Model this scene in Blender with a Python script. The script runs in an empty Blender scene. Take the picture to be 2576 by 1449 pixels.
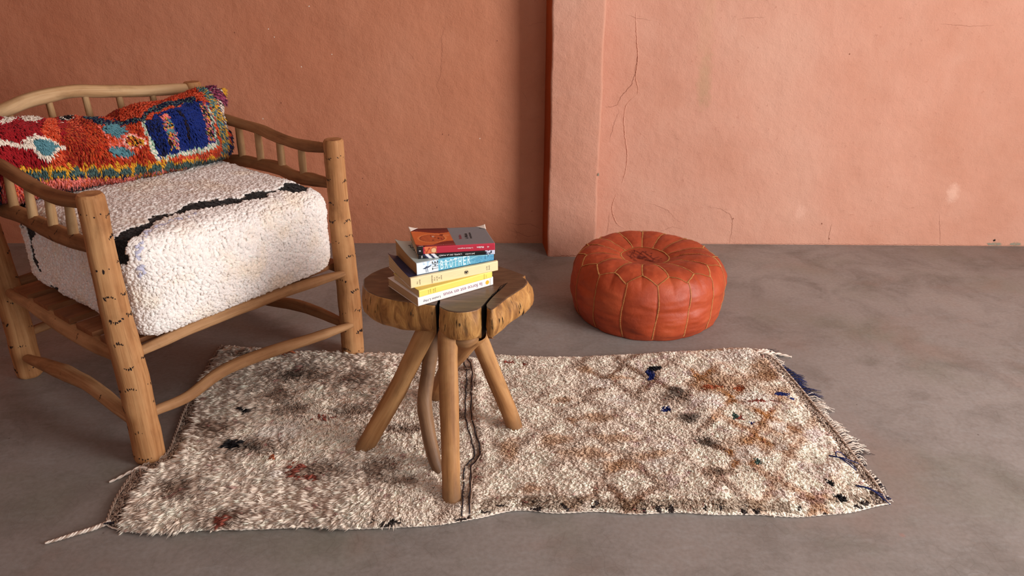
import bpy, bmesh, math, random
import numpy as np
from mathutils import Vector, Matrix

random.seed(7)
RNG = np.random.default_rng(11)
S = bpy.context.scene
COL = S.collection
PI = math.pi

# ------------------------------------------------------------------ camera
cam_d = bpy.data.cameras.new('camera')
cam = bpy.data.objects.new('camera', cam_d)
COL.objects.link(cam)
cam.location = (0, 0, 1.22)
cam.rotation_euler = (math.radians(90 - 24), 0, 0)
cam_d.sensor_width = 36
cam_d.lens = 1935 / 2576 * 36
S.camera = cam

# ------------------------------------------------------------------ world, light, exposure
w = bpy.data.worlds.new('world'); S.world = w; w.use_nodes = True
bg = w.node_tree.nodes['Background']
bg.inputs[0].default_value = (0.95, 0.96, 1.0, 1); bg.inputs[1].default_value = 0.12
S.view_settings.view_transform = 'Standard'
S.view_settings.look = 'None'
S.view_settings.gamma = 1
S.view_settings.use_curve_mapping = False
S.view_settings.exposure = 0.0
S.cycles.diffuse_bounces = 10      # wool pile needs its inter-reflections
S.cycles.transmission_bounces = 8


def area_light(name, loc, target, sx, sy, power, color):
    l = bpy.data.lights.new(name, 'AREA'); l.shape = 'RECTANGLE'; l.size = sx; l.size_y = sy
    l.energy = power; l.color = color
    o = bpy.data.objects.new(name, l); COL.objects.link(o); o.location = loc
    d = Vector(target) - Vector(loc)
    o.rotation_euler = d.to_track_quat('-Z', 'Y').to_euler()
    return o


# doorway daylight in the right wall; added soft fill lamp behind the camera
area_light('doorway_daylight', (3.28, 0.15, 1.25), (0.6, 2.0, 0.6), 1.5, 2.1, 182, (1.0, 0.97, 0.95))
area_light('front_fill', (1.2, -2.3, 1.7), (0.0, 2.4, 0.5), 2.2, 1.6, 24, (0.96, 0.97, 1.0))


# ------------------------------------------------------------------ small tools
def lin(c):
    r = []
    for x in c[:3]:
        x = x / 255.0
        r.append(x / 12.92 if x <= 0.04045 else ((x + 0.055) / 1.055) ** 2.4)
    return tuple(r) + (1.0,)


def hash3(ix, iy, iz, seed=0):
    n = (ix * 374761393 + iy * 668265263 + iz * 2147483647 + seed * 974634777) & 0xFFFFFFFF
    n = ((n ^ (n >> 13)) * 1274126177) & 0xFFFFFFFF
    n = (n ^ (n >> 16)) & 0xFFFFFFFF
    return n.astype(np.float64) / 4294967295.0


def vnoise(p, scale=1.0, seed=0):
    """value noise in -1..1 at points (n,3)"""
    p = np.asarray(p, dtype=np.float64) * scale
    i = np.floor(p).astype(np.int64); f = p - i; f = f * f * (3 - 2 * f)
    o = 0
    for dx in (0, 1):
        for dy in (0, 1):
            for dz in (0, 1):
                wgt = ((f[:, 0] if dx else 1 - f[:, 0]) * (f[:, 1] if dy else 1 - f[:, 1]) * (f[:, 2] if dz else 1 - f[:, 2]))
                o = o + wgt * hash3(i[:, 0] + dx, i[:, 1] + dy, i[:, 2] + dz, seed)
    return o * 2 - 1


def fbm(p, scale, seed=0, octv=3):
    o = 0; a = 1; t = 0
    for k in range(octv):
        o = o + a * vnoise(p, scale * 2 ** k, seed + k * 17); t += a; a *= 0.5
    return o / t


def mesh_np(name, V, F, cols=None, rest=None, smooth=True, mats=(), midx=None, gn=None):
    """V (n,3); F = (m,k) array or list of tuples"""
    me = bpy.data.meshes.new(name)
    V = np.asarray(V, dtype=np.float32)
    if isinstance(F, np.ndarray):
        m, k = F.shape
        me.vertices.add(len(V)); me.vertices.foreach_set('co', V.ravel())
        me.loops.add(m * k); me.loops.foreach_set('vertex_index', F.astype(np.int32).ravel())
        me.polygons.add(m)
        me.polygons.foreach_set('loop_start', np.arange(0, m * k, k, dtype=np.int32))
        me.polygons.foreach_set('loop_total', np.full(m, k, dtype=np.int32))
        me.update(calc_edges=True)
    else:
        me.from_pydata([tuple(map(float, v)) for v in V], [], [tuple(int(i) for i in f) for f in F])
    me.validate(clean_customdata=False)
    n = len(me.polygons)
    me.polygons.foreach_set('use_smooth', np.full(n, smooth, dtype=bool))
    for m_ in mats: me.materials.append(m_)
    if midx is not None and len(midx) == n:
        me.polygons.foreach_set('material_index', np.asarray(midx, dtype=np.int32))
    if cols is not None:
        a = me.color_attributes.new('Col', 'FLOAT_COLOR', 'POINT')
        c = np.ones((len(V), 4), dtype=np.float32); c[:, :3] = np.asarray(cols)[:, :3]
        a.data.foreach_set('color', c.ravel())
    if rest is not None:
        a = me.attributes.new('rest', 'FLOAT_VECTOR', 'POINT')
        a.data.foreach_set('vector', np.asarray(rest, dtype=np.float32).ravel())
    if gn is not None:
        a = me.attributes.new('gn', 'FLOAT_VECTOR', 'POINT'); a.data.foreach_set('vector', np.asarray(gn, dtype=np.float32).ravel())
    me.update()
    return me


def link(name, me, parent=None):
    o = bpy.data.objects.new(name, me); COL.objects.link(o)
    if parent is not None: o.parent = parent
    return o


def tag(o, label=None, cat=None, group=None, kind=None):
    if label: o['label'] = label
    if cat: o['category'] = cat
    if group: o['group'] = group
    if kind: o['kind'] = kind
    return o


def empty(name, loc, rz=0):
    o = bpy.data.objects.new(name, None); COL.objects.link(o)
    o.location = loc; o.rotation_euler = (0, 0, rz); o.empty_display_size = 0.05
    return o


class Geo:
    """collects quads/tris/ngons with a material index, colours and rest coordinates"""
    def __init__(s): s.V = []; s.F = []; s.M = []; s.R = []

    def add(s, V, F, m=0, R=None):
        o = len(s.V); V = [tuple(map(float, v)) for v in V]
        s.V += V; s.R += [tuple(map(float, r)) for r in (R if R is not None else V)]
        s.F += [tuple(int(i) + o for i in f) for f in F]; s.M += [m] * len(F)

    def build(s, name, mats, parent=None, smooth=True, rest=True):
        me = mesh_np(name, np.array(s.V), s.F, rest=np.array(s.R) if rest else None, smooth=smooth, mats=mats, midx=s.M)
        return link(name, me, parent)


def catmull(P, n):
    P = np.asarray(P, dtype=float)
    if len(P) == 2: P = np.array([P[0], (P[0] + P[1]) / 2, P[1]])
    Q = np.vstack([2 * P[0] - P[1], P, 2 * P[-1] - P[-2]])
    seg = np.linalg.norm(np.diff(P, axis=0), axis=1); cum = np.concatenate([[0], np.cumsum(seg)])
    out = []
    for t in np.linspace(0, cum[-1], n):
        k = min(int(np.searchsorted(cum, t, side='right') - 1), len(P) - 2); k = max(k, 0)
        u = (t - cum[k]) / max(seg[k], 1e-9); a, b, c, d = Q[k], Q[k + 1], Q[k + 2], Q[k + 3]
        out.append(0.5 * ((2 * b) + (-a + c) * u + (2 * a - 5 * b + 4 * c - d) * u * u + (-a + 3 * b - 3 * c + d) * u ** 3))
    return np.array(out)


# ------------------------------------------------------------------ node helpers
class NT:
    def __init__(s, name, rough=0.6, spec=0.3):
        s.m = bpy.data.materials.new(name); s.m.use_nodes = True
        s.t = s.m.node_tree; s.n = s.t.nodes; s.l = s.t.links
        s.b = s.n['Principled BSDF']
        s.b.inputs['Roughness'].default_value = rough
        s.b.inputs['Specular IOR Level'].default_value = spec

    def node(s, typ, **kw):
        x = s.n.new(typ)
        for k, v in kw.items(): setattr(x, k, v)
        return x

    def put(s, sock, v):
        if isinstance(v, bpy.types.NodeSocket): s.l.new(v, sock)
        else: sock.default_value = v

    def coord(s, attr=None, scale=(1, 1, 1), loc=(0, 0, 0), rot=(0, 0, 0)):
        if attr:
            a = s.node('ShaderNodeAttribute', attribute_name=attr).outputs['Vector']
        else:
            a = s.node('ShaderNodeTexCoord').outputs['Object']
        mp = s.node('ShaderNodeMapping'); s.l.new(a, mp.inputs[0])
        mp.inputs['Scale'].default_value = scale; mp.inputs['Location'].default_value = loc; mp.inputs['Rotation'].default_value = rot
        return mp.outputs[0]

    def noise(s, vec, scale, detail=3, rough=0.5, dist=0.0):
        x = s.node('ShaderNodeTexNoise'); s.l.new(vec, x.inputs['Vector'])
        x.inputs['Scale'].default_value = scale; x.inputs['Detail'].default_value = detail
        x.inputs['Roughness'].default_value = rough; x.inputs['Distortion'].default_value = dist
        return x.outputs['Fac']

    def voronoi(s, vec, scale, feature='F1'):
        x = s.node('ShaderNodeTexVoronoi', feature=feature); s.l.new(vec, x.inputs['Vector']); x.inputs['Scale'].default_value = scale
        return x.outputs['Distance']

    def ramp(s, fac, stops):
        x = s.node('ShaderNodeValToRGB'); s.l.new(fac, x.inputs[0]); e = x.color_ramp.elements
        while len(e) < len(stops): e.new(0.5)
        for el, (p, c) in zip(e, stops): el.position = p; el.color = c if len(c) == 4 else tuple(c) + (1,)
        return x.outputs[0]

    def val(s, fac, a, b, lo=0.0, hi=1.0):
        x = s.node('ShaderNodeMapRange'); s.l.new(fac, x.inputs[0])
        for k, v in zip((1, 2, 3, 4), (a, b, lo, hi)): x.inputs[k].default_value = v
        return x.outputs[0]

    def math(s, op, a, b=None, c=None):
        x = s.node('ShaderNodeMath', operation=op); s.put(x.inputs[0], a)
        if b is not None: s.put(x.inputs[1], b)
        if c is not None: s.put(x.inputs[2], c)
        return x.outputs[0]

    def mix(s, fac, a, b, blend='MIX'):
        x = s.node('ShaderNodeMix', data_type='RGBA', blend_type=blend)
        s.put(x.inputs[0], fac); s.put(x.inputs[6], a); s.put(x.inputs[7], b)
        return x.outputs[2]

    def bump(s, h, strength, dist, prev=None):
        x = s.node('ShaderNodeBump'); s.l.new(h, x.inputs['Height'])
        x.inputs['Strength'].default_value = strength; x.inputs['Distance'].default_value = dist
        if prev is not None: s.l.new(prev, x.inputs['Normal'])
        return x.outputs[0]

    def done(s, color=None, normal=None, rough=None):
        if color is not None: s.put(s.b.inputs['Base Color'], color)
        if normal is not None: s.l.new(normal, s.b.inputs['Normal'])
        if rough is not None: s.put(s.b.inputs['Roughness'], rough)
        return s.m


def flat_mat(name, c, rough=0.6, spec=0.3):
    t = NT(name, rough, spec); return t.done(lin(c))


def col_mat(name, rough=0.75, spec=0.2, bump=None, sheen=0.0, through=0.0, soft=0.0):
    t = NT(name, rough, spec)
    a = t.node('ShaderNodeAttribute', attribute_name='Col').outputs['Color']
    nrm = None
    if bump: nrm = t.bump(t.noise(t.coord(), bump[0], 2), bump[1], bump[2])
    if soft:        # fibres scatter like the pile as a whole: blend in the direction of the surface they grow from
        at = t.node('ShaderNodeAttribute', attribute_name='gn').outputs['Vector']; vt = t.node('ShaderNodeVectorTransform', vector_type='NORMAL', convert_from='OBJECT', convert_to='WORLD'); t.l.new(at, vt.inputs[0])
        m1 = t.node('ShaderNodeMix', data_type='VECTOR'); m1.inputs[0].default_value = soft; t.l.new(nrm if nrm is not None else t.node('ShaderNodeNewGeometry').outputs['Normal'], m1.inputs[4]); t.l.new(vt.outputs[0], m1.inputs[5])
        nz = t.node('ShaderNodeVectorMath', operation='NORMALIZE'); t.l.new(m1.outputs[1], nz.inputs[0]); nrm = nz.outputs[0]
    if sheen: t.b.inputs['Sheen Weight'].default_value = sheen; t.b.inputs['Sheen Roughness'].default_value = 0.5
    t.done(a, nrm)
    if through:     # light passing through loose wool fibres
        tr = t.node('ShaderNodeBsdfTranslucent'); t.l.new(a, tr.inputs['Color']); mx = t.node('ShaderNodeMixShader'); mx.inputs[0].default_value = through
        t.l.new(t.b.outputs[0], mx.inputs[1]); t.l.new(tr.outputs[0], mx.inputs[2]); t.l.new(mx.outputs[0], t.n['Material Output'].inputs['Surface'])
    return t.m


# ------------------------------------------------------------------ surface materials
def plaster(name, base, dark, light, marks):
    t = NT(name, 0.82, 0.25)
    c = t.coord()
    big = t.noise(c, 1.3, 4, 0.6); mid = t.noise(c, 6, 5, 0.6, 0.4)
    streak = t.noise(t.coord(scale=(9, 9, 0.8)), 1.0, 5, 0.65)
    k = t.ramp(big, [(0.30, lin(dark)), (0.52, lin(base)), (0.75, lin(light))])
    k = t.mix(t.val(mid, 0.45, 0.72, 0, 0.30), k, lin(light))
    k = t.mix(t.val(streak, 0.55, 0.75, 0, 0.28), k, lin(dark))
    spk = t.noise(c, 60, 2)
    k = t.mix(t.val(spk, 0.68, 0.76, 0, 0.25), k, lin((150, 88, 66)))
    for (mx, mz, rx, rz, colr, amt) in marks:
        cc = t.coord(loc=(-mx / rx, 0, -mz / rz), scale=(1 / rx, 0, 1 / rz))
        L = t.node('ShaderNodeVectorMath', operation='LENGTH'); t.l.new(cc, L.inputs[0])
        d = t.math('ADD', L.outputs['Value'], t.math('MULTIPLY', t.math('SUBTRACT', t.noise(c, 28, 4, 0.7), 0.5), 1.8))
        k = t.mix(t.val(d, 1.0, 0.35, 0, amt), k, lin(colr))
    g = t.noise(c, 170, 3, 0.6); g2 = t.noise(c, 30, 4, 0.6); g3 = t.noise(c, 5, 3)
    n = t.bump(g3, 0.6, 0.025); n = t.bump(g2, 0.7, 0.005, n); n = t.bump(g, 0.65, 0.0022, n)
    return t.done(k, n)


M_WALL_R = plaster('salmon_plaster', (200, 147, 125), (190, 134, 110), (206, 160, 139),
                   [(1.906, 0.243, 0.035, 0.055, (226, 184, 164), 0.55), (1.265, 0.15, 0.03, 0.045, (222, 176, 156), 0.4),
                    (0.79, 0.70, 0.035, 0.15, (178, 144, 112), 0.6), (0.775, 0.92, 0.04, 0.25, (196, 152, 124), 0.4),
                    (1.25, 0.45, 0.10, 0.05, (208, 160, 140), 0.3), (2.145, 0.008, 0.03, 0.012, (150, 132, 112), 0.9),
                    (2.235, 0.008, 0.03, 0.012, (150, 132, 112), 0.9), (2.6, 0.9, 0.5, 0.4, (210, 156, 122), 0.5)])
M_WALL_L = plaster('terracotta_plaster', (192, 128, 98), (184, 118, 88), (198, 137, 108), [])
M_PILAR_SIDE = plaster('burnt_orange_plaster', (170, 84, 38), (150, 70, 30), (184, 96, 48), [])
M_CRACK = flat_mat('brown_crack', (134, 82, 64), 0.9)  # dull brown of the wall cracks, nicks and thin lines at the base
M_CHIP_W = flat_mat('bare_gypsum', (236, 226, 212), 0.9)
M_CHIP_G = flat_mat('bare_cement', (140, 134, 118), 0.9)
M_HOLE = flat_mat('dark_hole', (24, 18, 16), 0.9)


def concrete():
    t = NT('polished_concrete', 0.5, 0.35)
    c = t.coord()
    a = t.noise(c, 1.1, 5, 0.6, 0.8); b = t.noise(c, 4.5, 6, 0.65, 0.5); d = t.noise(t.coord(scale=(3, 9, 3)), 3, 6, 0.7, 1.0)
    k = t.ramp(a, [(0.25, lin((128, 120, 114))), (0.5, lin((140, 135, 131))), (0.75, lin((152, 148, 144)))])
    k = t.mix(t.val(b, 0.47, 0.68, 0, 0.62), k, lin((106, 100, 94)))
    k = t.mix(t.val(d, 0.52, 0.72, 0, 0.40), k, lin((152, 153, 152)))
    g = t.noise(t.coord(scale=(1, 1, 1), loc=(3, 1, 0)), 2.2, 4, 0.6)
    k = t.mix(t.val(g, 0.52, 0.70, 0, 0.38), k, lin((112, 116, 98)))
    p = t.noise(t.coord(loc=(7, 4, 0)), 2.6, 4, 0.6, 0.4)
    k = t.mix(t.val(p, 0.55, 0.72, 0, 0.36), k, lin((144, 116, 104)))
    v = t.node('ShaderNodeTexVoronoi', feature='DISTANCE_TO_EDGE'); t.l.new(t.mix(0.06, c, t.node('ShaderNodeTexNoise').outputs['Color']), v.inputs['Vector']); v.inputs['Scale'].default_value = 34
    k = t.mix(t.math('MULTIPLY', t.val(v.outputs['Distance'], 0.0, 0.035, 0.28, 0), t.val(b, 0.45, 0.6, 0, 1)), k, lin((92, 80, 72)))
    s = t.noise(t.coord(scale=(60, 8, 1), rot=(0, 0, 0.6)), 6, 2)
    k = t.mix(t.val(s, 0.73, 0.80, 0, 0.22), k, lin((205, 192, 180)))
    f = t.noise(c, 90, 2); k = t.mix(t.val(f, 0.35, 0.7, 0.0, 0.26), k, lin((100, 90, 82)))
    sp = t.voronoi(c, 9); k = t.mix(t.val(sp, 0.012, 0.03, 0.75, 0), k, lin((70, 56, 50)))
    sp2 = t.voronoi(t.coord(loc=(2.3, 1.1, 0)), 4.3)
    y = t.node('ShaderNodeSeparateXYZ'); t.l.new(t.node('ShaderNodeTexCoord').outputs['Object'], y.inputs[0])
    near = t.val(y.outputs['Y'], 1.38, 1.30, 0, 1)
    k = t.mix(t.math('MULTIPLY', t.val(sp2, 0.025, 0.045, 0.8, 0), near), k, lin((214, 112, 92)))
    n = t.bump(t.noise(c, 12, 5, 0.6), 0.25, 0.004); n = t.bump(t.noise(c, 140, 2), 0.25, 0.0008, n)
    r = t.val(b, 0.3, 0.7, 0.42, 0.62)
    return t.done(k, n, r)


M_FLOOR = concrete()


def wood(name, base, dark, light, rough=0.55, streak=0.5, spec=0.3, long=2.2, fine=150, grime=False):
    t = NT(name, rough, spec)
    c = t.coord('rest', scale=(26, 26, long)); c2 = t.coord('rest', scale=(fine, fine, 5)); c3 = t.coord('rest')
    g = t.noise(c, 1.0, 5, 0.6, 0.6); h = t.noise(c2, 1.0, 3, 0.6); b = t.noise(c3, 7, 4, 0.6)
    k = t.ramp(g, [(0.28, lin(dark)), (0.5, lin(base)), (0.74, lin(light))])
    k = t.mix(t.val(h, 0.50, 0.75, 0, streak), k, lin(dark))
    k = t.mix(t.val(b, 0.48, 0.72, 0, 0.45), k, lin(light))
    sep = t.node('ShaderNodeSeparateXYZ'); t.l.new(c3, sep.inputs[0])
    if grime:       # foot grime, ragged
        gr = t.math('ADD', sep.outputs['Z'], t.math('MULTIPLY', t.math('SUBTRACT', t.noise(t.coord('rest', scale=(30, 30, 12)), 1, 4, .7), .5), .10))
        k = t.mix(t.val(gr, 0.085, 0.015, 0, 0.62), k, lin((84, 62, 46)))
    bl = t.noise(t.coord('rest', scale=(9, 9, 5)), 1.7, 5, .65, .4); k = t.mix(t.val(bl, .53, .70, 0, .38), k, lin(tuple(int(x * .72) for x in dark)))
    n = t.bump(g, 0.5, 0.003); n = t.bump(h, 0.6, 0.001, n)
    return t.done(k, n)


M_POST = wood('peeled_pole_wood', (174, 124, 80), (136, 88, 50), (202, 156, 108), streak=0.8, rough=.66, spec=.2)
M_RAIL = wood('weathered_pole_wood', (138, 96, 62), (98, 62, 38), (170, 126, 86), streak=0.5, rough=.66, spec=.2)
M_BACK = wood('pale_pole_wood', (186, 150, 108), (150, 112, 74), (212, 182, 142), streak=0.45, rough=.66, spec=.2)
M_SPIN = wood('pale_spindle_wood', (168, 132, 92), (130, 94, 60), (196, 164, 122), streak=0.5, rough=.66, spec=.2)
M_STRETCH = wood('stretcher_wood', (160, 118, 80), (126, 86, 54), (192, 152, 110), streak=0.5, rough=.66, spec=.2)
M_PLANK = wood('seat_plank_wood', (132, 84, 50), (96, 58, 34), (156, 106, 68), streak=0.4)
M_MARK = flat_mat('burnt_knot_mark', (34, 20, 16), 0.7)
M_ENDGRAIN = wood('sawn_end_wood', (168, 118, 76), (120, 78, 48), (196, 150, 104), streak=0.3, long=26)
M_LEG = wood('stool_leg_wood', (172, 124, 78), (128, 84, 48), (200, 156, 106), streak=0.5, fine=110, grime=True, spec=.22, rough=.6)
M_LEGGREY = wood('grey_branch_wood', (126, 94, 68), (92, 66, 48), (160, 122, 86), streak=0.4, grime=True)


def slab_side():
    t = NT('slab_edge_wood', 0.55, 0.35)
    c = t.coord('rest', scale=(34, 34, 7)); g = t.noise(c, 1.0, 6, 0.65, 1.0); h = t.noise(t.coord('rest', scale=(110, 110, 14)), 1, 3)
    b = t.noise(t.coord('rest'), 16, 4, 0.6)
    k = t.ramp(g, [(0.27, lin((84, 52, 26))), (0.42, lin((142, 96, 50))), (0.56, lin((182, 132, 74))), (0.76, lin((206, 162, 102)))])
    k = t.mix(t.val(b, 0.5, 0.7, 0, 0.5), k, lin((150, 112, 56)))
    k = t.mix(t.val(h, 0.62, 0.74, 0, 0.7), k, lin((70, 42, 22)))
    n = t.bump(g, 0.6, 0.006); n = t.bump(h, 0.5, 0.0015, n)
    return t.done(k, n)


def slab_top():
    t = NT('slab_top_wood', 0.42, 0.4)
    c = t.coord('rest', scale=(5, 20, 5), rot=(0, 0, -0.25)); g = t.noise(c, 1.0, 6, 0.65, 1.3); b = t.noise(t.coord('rest'), 9, 5, 0.6)
    h = t.noise(t.coord('rest', scale=(30, 200, 30), rot=(0, 0, -0.3)), 1, 3)
    k = t.ramp(g, [(0.28, lin((62, 44, 32))), (0.5, lin((94, 70, 52))), (0.74, lin((130, 100, 74)))])
    k = t.mix(t.val(b, 0.48, 0.7, 0, 0.6), k, lin((92, 60, 40)))
    k = t.mix(t.val(h, 0.56, 0.74, 0, 0.55), k, lin((52, 34, 24)))
    n = t.bump(g, 0.3, 0.003); n = t.bump(h, 0.35, 0.0006, n)
    return t.done(k, n)


M_SLAB_S = slab_side(); M_SLAB_T = slab_top()
M_CLEFT = flat_mat('dark_cleft', (26, 16, 10), 0.85)


def leather():
    t = NT('tan_leather', 0.42, 0.45)
    c = t.coord(); a = t.noise(c, 7, 4, 0.6); b = t.noise(c, 26, 5, 0.65)
    k = t.ramp(a, [(0.28, lin((138, 52, 24))), (0.52, lin((166, 66, 32))), (0.78, lin((182, 84, 46)))])
    k = t.mix(t.val(b, 0.52, 0.74, 0, 0.4), k, lin((142, 48, 22)))
    n = t.bump(t.noise(c, 34, 5, 0.65, 0.5), 0.45, 0.004); n = t.bump(t.noise(c, 320, 2), 0.25, 0.0005, n)
    return t.done(k, n, t.val(b, 0.3, 0.7, 0.44, 0.62))


M_LEATHER = leather()
M_THREAD = flat_mat('ochre_thread', (196, 142, 84), 0.7)
M_EMB = flat_mat('dark_embroidery', (92, 22, 14), 0.7)
M_WOOL = col_mat('wool_pile', 0.85, 0.15, bump=(420, 0.4, 0.0012), sheen=0.15, through=0, soft=.3)
M_BOUCLE = col_mat('boucle_wool', 0.8, 0.18, bump=(500, 0.35, 0.001), sheen=0.1, through=0, soft=.3)
M_WEAVE = col_mat('flat_weave', 0.85, 0.15, bump=(600, 0.7, 0.002))


# ------------------------------------------------------------------ room shell
def quad_wall(name, x0, y0, x1, y1, z0, z1, mat, thick, nx=2):
    """a slab wall whose visible face runs from (x0,y0) to (x1,y1), thickness behind it"""
    d = Vector((x1 - x0, y1 - y0, 0)).normalized(); nrm = Vector((-d.y, d.x, 0)) * thick
    g = Geo(); a = Vector((x0, y0, 0)); b = Vector((x1, y1, 0))
    pts = [a, b, b + nrm, a + nrm]
    V = [(p.x, p.y, z0) for p in pts] + [(p.x, p.y, z1) for p in pts]
    g.add(V, [(0, 1, 5, 4), (1, 2, 6, 5), (2, 3, 7, 6), (3, 0, 4, 7), (4, 5, 6, 7), (3, 2, 1, 0)])
    return g


def ribbon(g, pts, yfun, w0, m, seed=0, raise_=0.0006, taper=True):
    """thin crack drawn on a wall plane: pts are (x,z)"""
    rnd = random.Random(seed); P = []
    for (x0, z0), (x1, z1) in zip(pts[:-1], pts[1:]):
        n = max(2, int(math.hypot(x1 - x0, z1 - z0) / 0.006))
        for k in range(n):
            u = k / n; P.append((x0 + (x1 - x0) * u + rnd.uniform(-.0018, .0018), z0 + (z1 - z0) * u + rnd.uniform(-.0018, .0018)))
    P.append(pts[-1]); V = []; F = []; w0 = w0 * .62
    for i, (x, z) in enumerate(P):
        u = i / (len(P) - 1); ww = w0 * (0.35 + 0.65 * math.sin(PI * min(max(u, .04), .96)) if taper else 1) * rnd.uniform(.5, 1.2) / 2
        a = P[max(i - 1, 0)]; b = P[min(i + 1, len(P) - 1)]; dx, dz = b[0] - a[0], b[1] - a[1]; L = math.hypot(dx, dz) or 1
        nx, nz = -dz / L, dx / L
        V += [(x + nx * ww, yfun(x) - raise_, z + nz * ww), (x - nx * ww, yfun(x) - raise_, z - nz * ww)]
        if i: F.append((2 * i - 2, 2 * i, 2 * i + 1, 2 * i - 1))
    g.add(V, F, m)


def ridge(g, pts, yfun, w, h, m, seed=0):
    rnd = random.Random(seed); P = catmull([(x, 0, z) for x, z in pts], 90); V = []; F = []
    for i, p in enumerate(P):
        ww = w * rnd.uniform(.7, 1.2); hh = h * rnd.uniform(.5, 1.1) * math.sin(PI * (i + .5) / len(P)) ** .4
        x, z = p[0] + rnd.uniform(-.001, .001), p[2]; y = yfun(x)
        V += [(x - ww, y + .0005, z), (x - ww * .3, y - hh, z), (x + ww * .5, y - hh * .8, z), (x + ww, y + .0005, z)]
        if i:
            for k in range(3): F.append((4 * i - 4 + k, 4 * i + k, 4 * i + k + 1, 4 * i - 3 + k))
    g.add(V, F, m)


def blotch(g, x, z, r, yfun, m, seed=0, n=9, asp=1.4):
    rnd = random.Random(seed)
    V = [(x + math.cos(2 * PI * k / n) * r * rnd.uniform(.5, 1.2), yfun(x) - .0007, z + math.sin(2 * PI * k / n) * r * asp * rnd.uniform(.5, 1.2)) for k in range(n)]
    g.add(V, [tuple(range(n))], m)


YL = lambda x: 3.235
YR = lambda x: 3.235 - (x - .35) * 0.02
g = Geo()
g.add([(-3.2, -3.1, 0), (3.4, -3.1, 0), (3.4, 3.5, 0), (-3.2, 3.5, 0), (-3.2, -3.1, -.1), (3.4, -3.1, -.1), (3.4, 3.5, -.1), (-3.2, 3.5, -.1)],
      [(0, 1, 2, 3), (7, 6, 5, 4), (0, 4, 5, 1), (1, 5, 6, 2), (2, 6, 7, 3), (3, 7, 4, 0)])
o = g.build('floor', [M_FLOOR], smooth=False, rest=False); tag(o, kind='structure')
# left half of the back wall
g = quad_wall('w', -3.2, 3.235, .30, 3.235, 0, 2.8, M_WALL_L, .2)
for i, p in enumerate([[(-0.263, 0.942), (-0.284, 0.88), (-0.282, 0.838), (-0.293, 0.731), (-0.313, 0.695), (-0.289, 0.628)], [(-0.418, 0.824), (-0.401, 0.803), (-0.398, 0.785)], [(0.038, 0.673), (0.06, 0.643), (0.064, 0.613)], [(0.065, 0.925), (0.101, 0.939), (0.13, 0.939)]]):
    ribbon(g, p, YL, .0012, 1, i)
for i, p in enumerate([[(-0.024, 0.097), (0.024, 0.088), (0.081, 0.092), (0.125, 0.069)], [(0.008, 0.071), (0.025, 0.045), (0.016, 0.02)], [(-0.01, .06), (.03, .05), (.07, .03), (.12, .04)], [(-.60, .004), (-.4, .005), (-.2, .003), (.1, .004)]]):
    ribbon(g, p, YL, .0022, 1, 20 + i)
for i, (x, z) in enumerate([(-0.975, 0.915), (-0.955, 0.884), (-1.044, 0.557), (-0.73, 0.817), (-0.859, 0.768), (-0.803, 1.0), (-0.136, 0.473)]):
    blotch(g, x, z, .0022, YL, 2, i)
for i, (x, z) in enumerate([(-1.113, 0.901), (-0.96, 0.622), (-0.647, 0.299), (-0.33, 0.168), (0.088, 0.151), (-0.06, 0.87), (-0.636, 0.18), (-0.294, 0.492), (-0.268, 0.488)]):
    blotch(g, x, z, .0026, YL, 1, 40 + i)
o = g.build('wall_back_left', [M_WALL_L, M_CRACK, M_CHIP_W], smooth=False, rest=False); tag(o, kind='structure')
# right half
g = quad_wall('w', .30, YR(.30), 3.4, YR(3.4), 0, 2.8, M_WALL_R, .25)
CR = [[(0.508, 0.806), (0.505, 0.768), (0.503, 0.736), (0.493, 0.701), (0.475, 0.677), (0.452, 0.649), (0.438, 0.617), (0.414, 0.604), (0.389, 0.607)], [(0.429, 0.144), (0.428, 0.08), (0.421, 0.038)], [(0.582, 0.19), (0.625, 0.182), (0.688, 0.155), (0.717, 0.119), (0.748, 0.102)], [(0.858, 0.174), (0.911, 0.165), (0.956, 0.143), (0.972, 0.116), (0.975, 0.056), (0.972, 0.005)], [(1.411, 0.096), (1.407, 0.068), (1.41, 0.013)], [(1.869, 0.145), (1.904, 0.007)], [(0.457, 0.969), (0.489, 0.958), (0.552, 0.947)], [(0.447, 0.592), (0.426, 0.526), (0.413, 0.459)], [(0.661, 0.058), (0.711, 0.082), (0.756, 0.068)], [(0.895, 0.951), (0.941, 0.958), (1.002, 0.96)], [(1.695, 0.938), (1.813, 0.927), (1.905, 0.932)], [(.6, .003), (.9, .004), (1.3, .003), (1.8, .004), (2.3, .003), (2.8, .004)]]
for i, p in enumerate(CR): ribbon(g, p, YR, .0034 if i == 0 else (.0022 if i in (3, 4, 11) else .0015), 1, 60 + i)
ridge(g, [(0.491, 0.98), (0.502, 0.875), (0.511, 0.807), (0.508, 0.729), (0.52, 0.681), (0.518, 0.657)], YR, .004, .003, 0, 5)
ridge(g, [(0.518, 0.657), (0.478, 0.617), (0.469, 0.56), (0.479, 0.477), (0.493, 0.4), (0.488, 0.323), (0.474, 0.27)], YR, .004, .0028, 0, 6)
ridge(g, [(.455, .23), (.44, .17), (.452, .12), (.47, .09), (.50, .07)], YR, .004, .003, 0, 7)
blotch(g, 2.137, .027, .006, YR, 3, 1, 12, 1); blotch(g, 1.366, .10, .003, YR, 1, 2); blotch(g, .975, .12, .003, YR, 1, 3); blotch(g, 1.41, .03, .003, YR, 1, 4)
blotch(g, 1.36, .82, .0025, YR, 1, 5)
for i, x in enumerate((2.12, 2.135, 2.16, 2.22, 2.245)): blotch(g, x, .010, .012, YR, 2, 30 + i, 11, .5)
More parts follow.
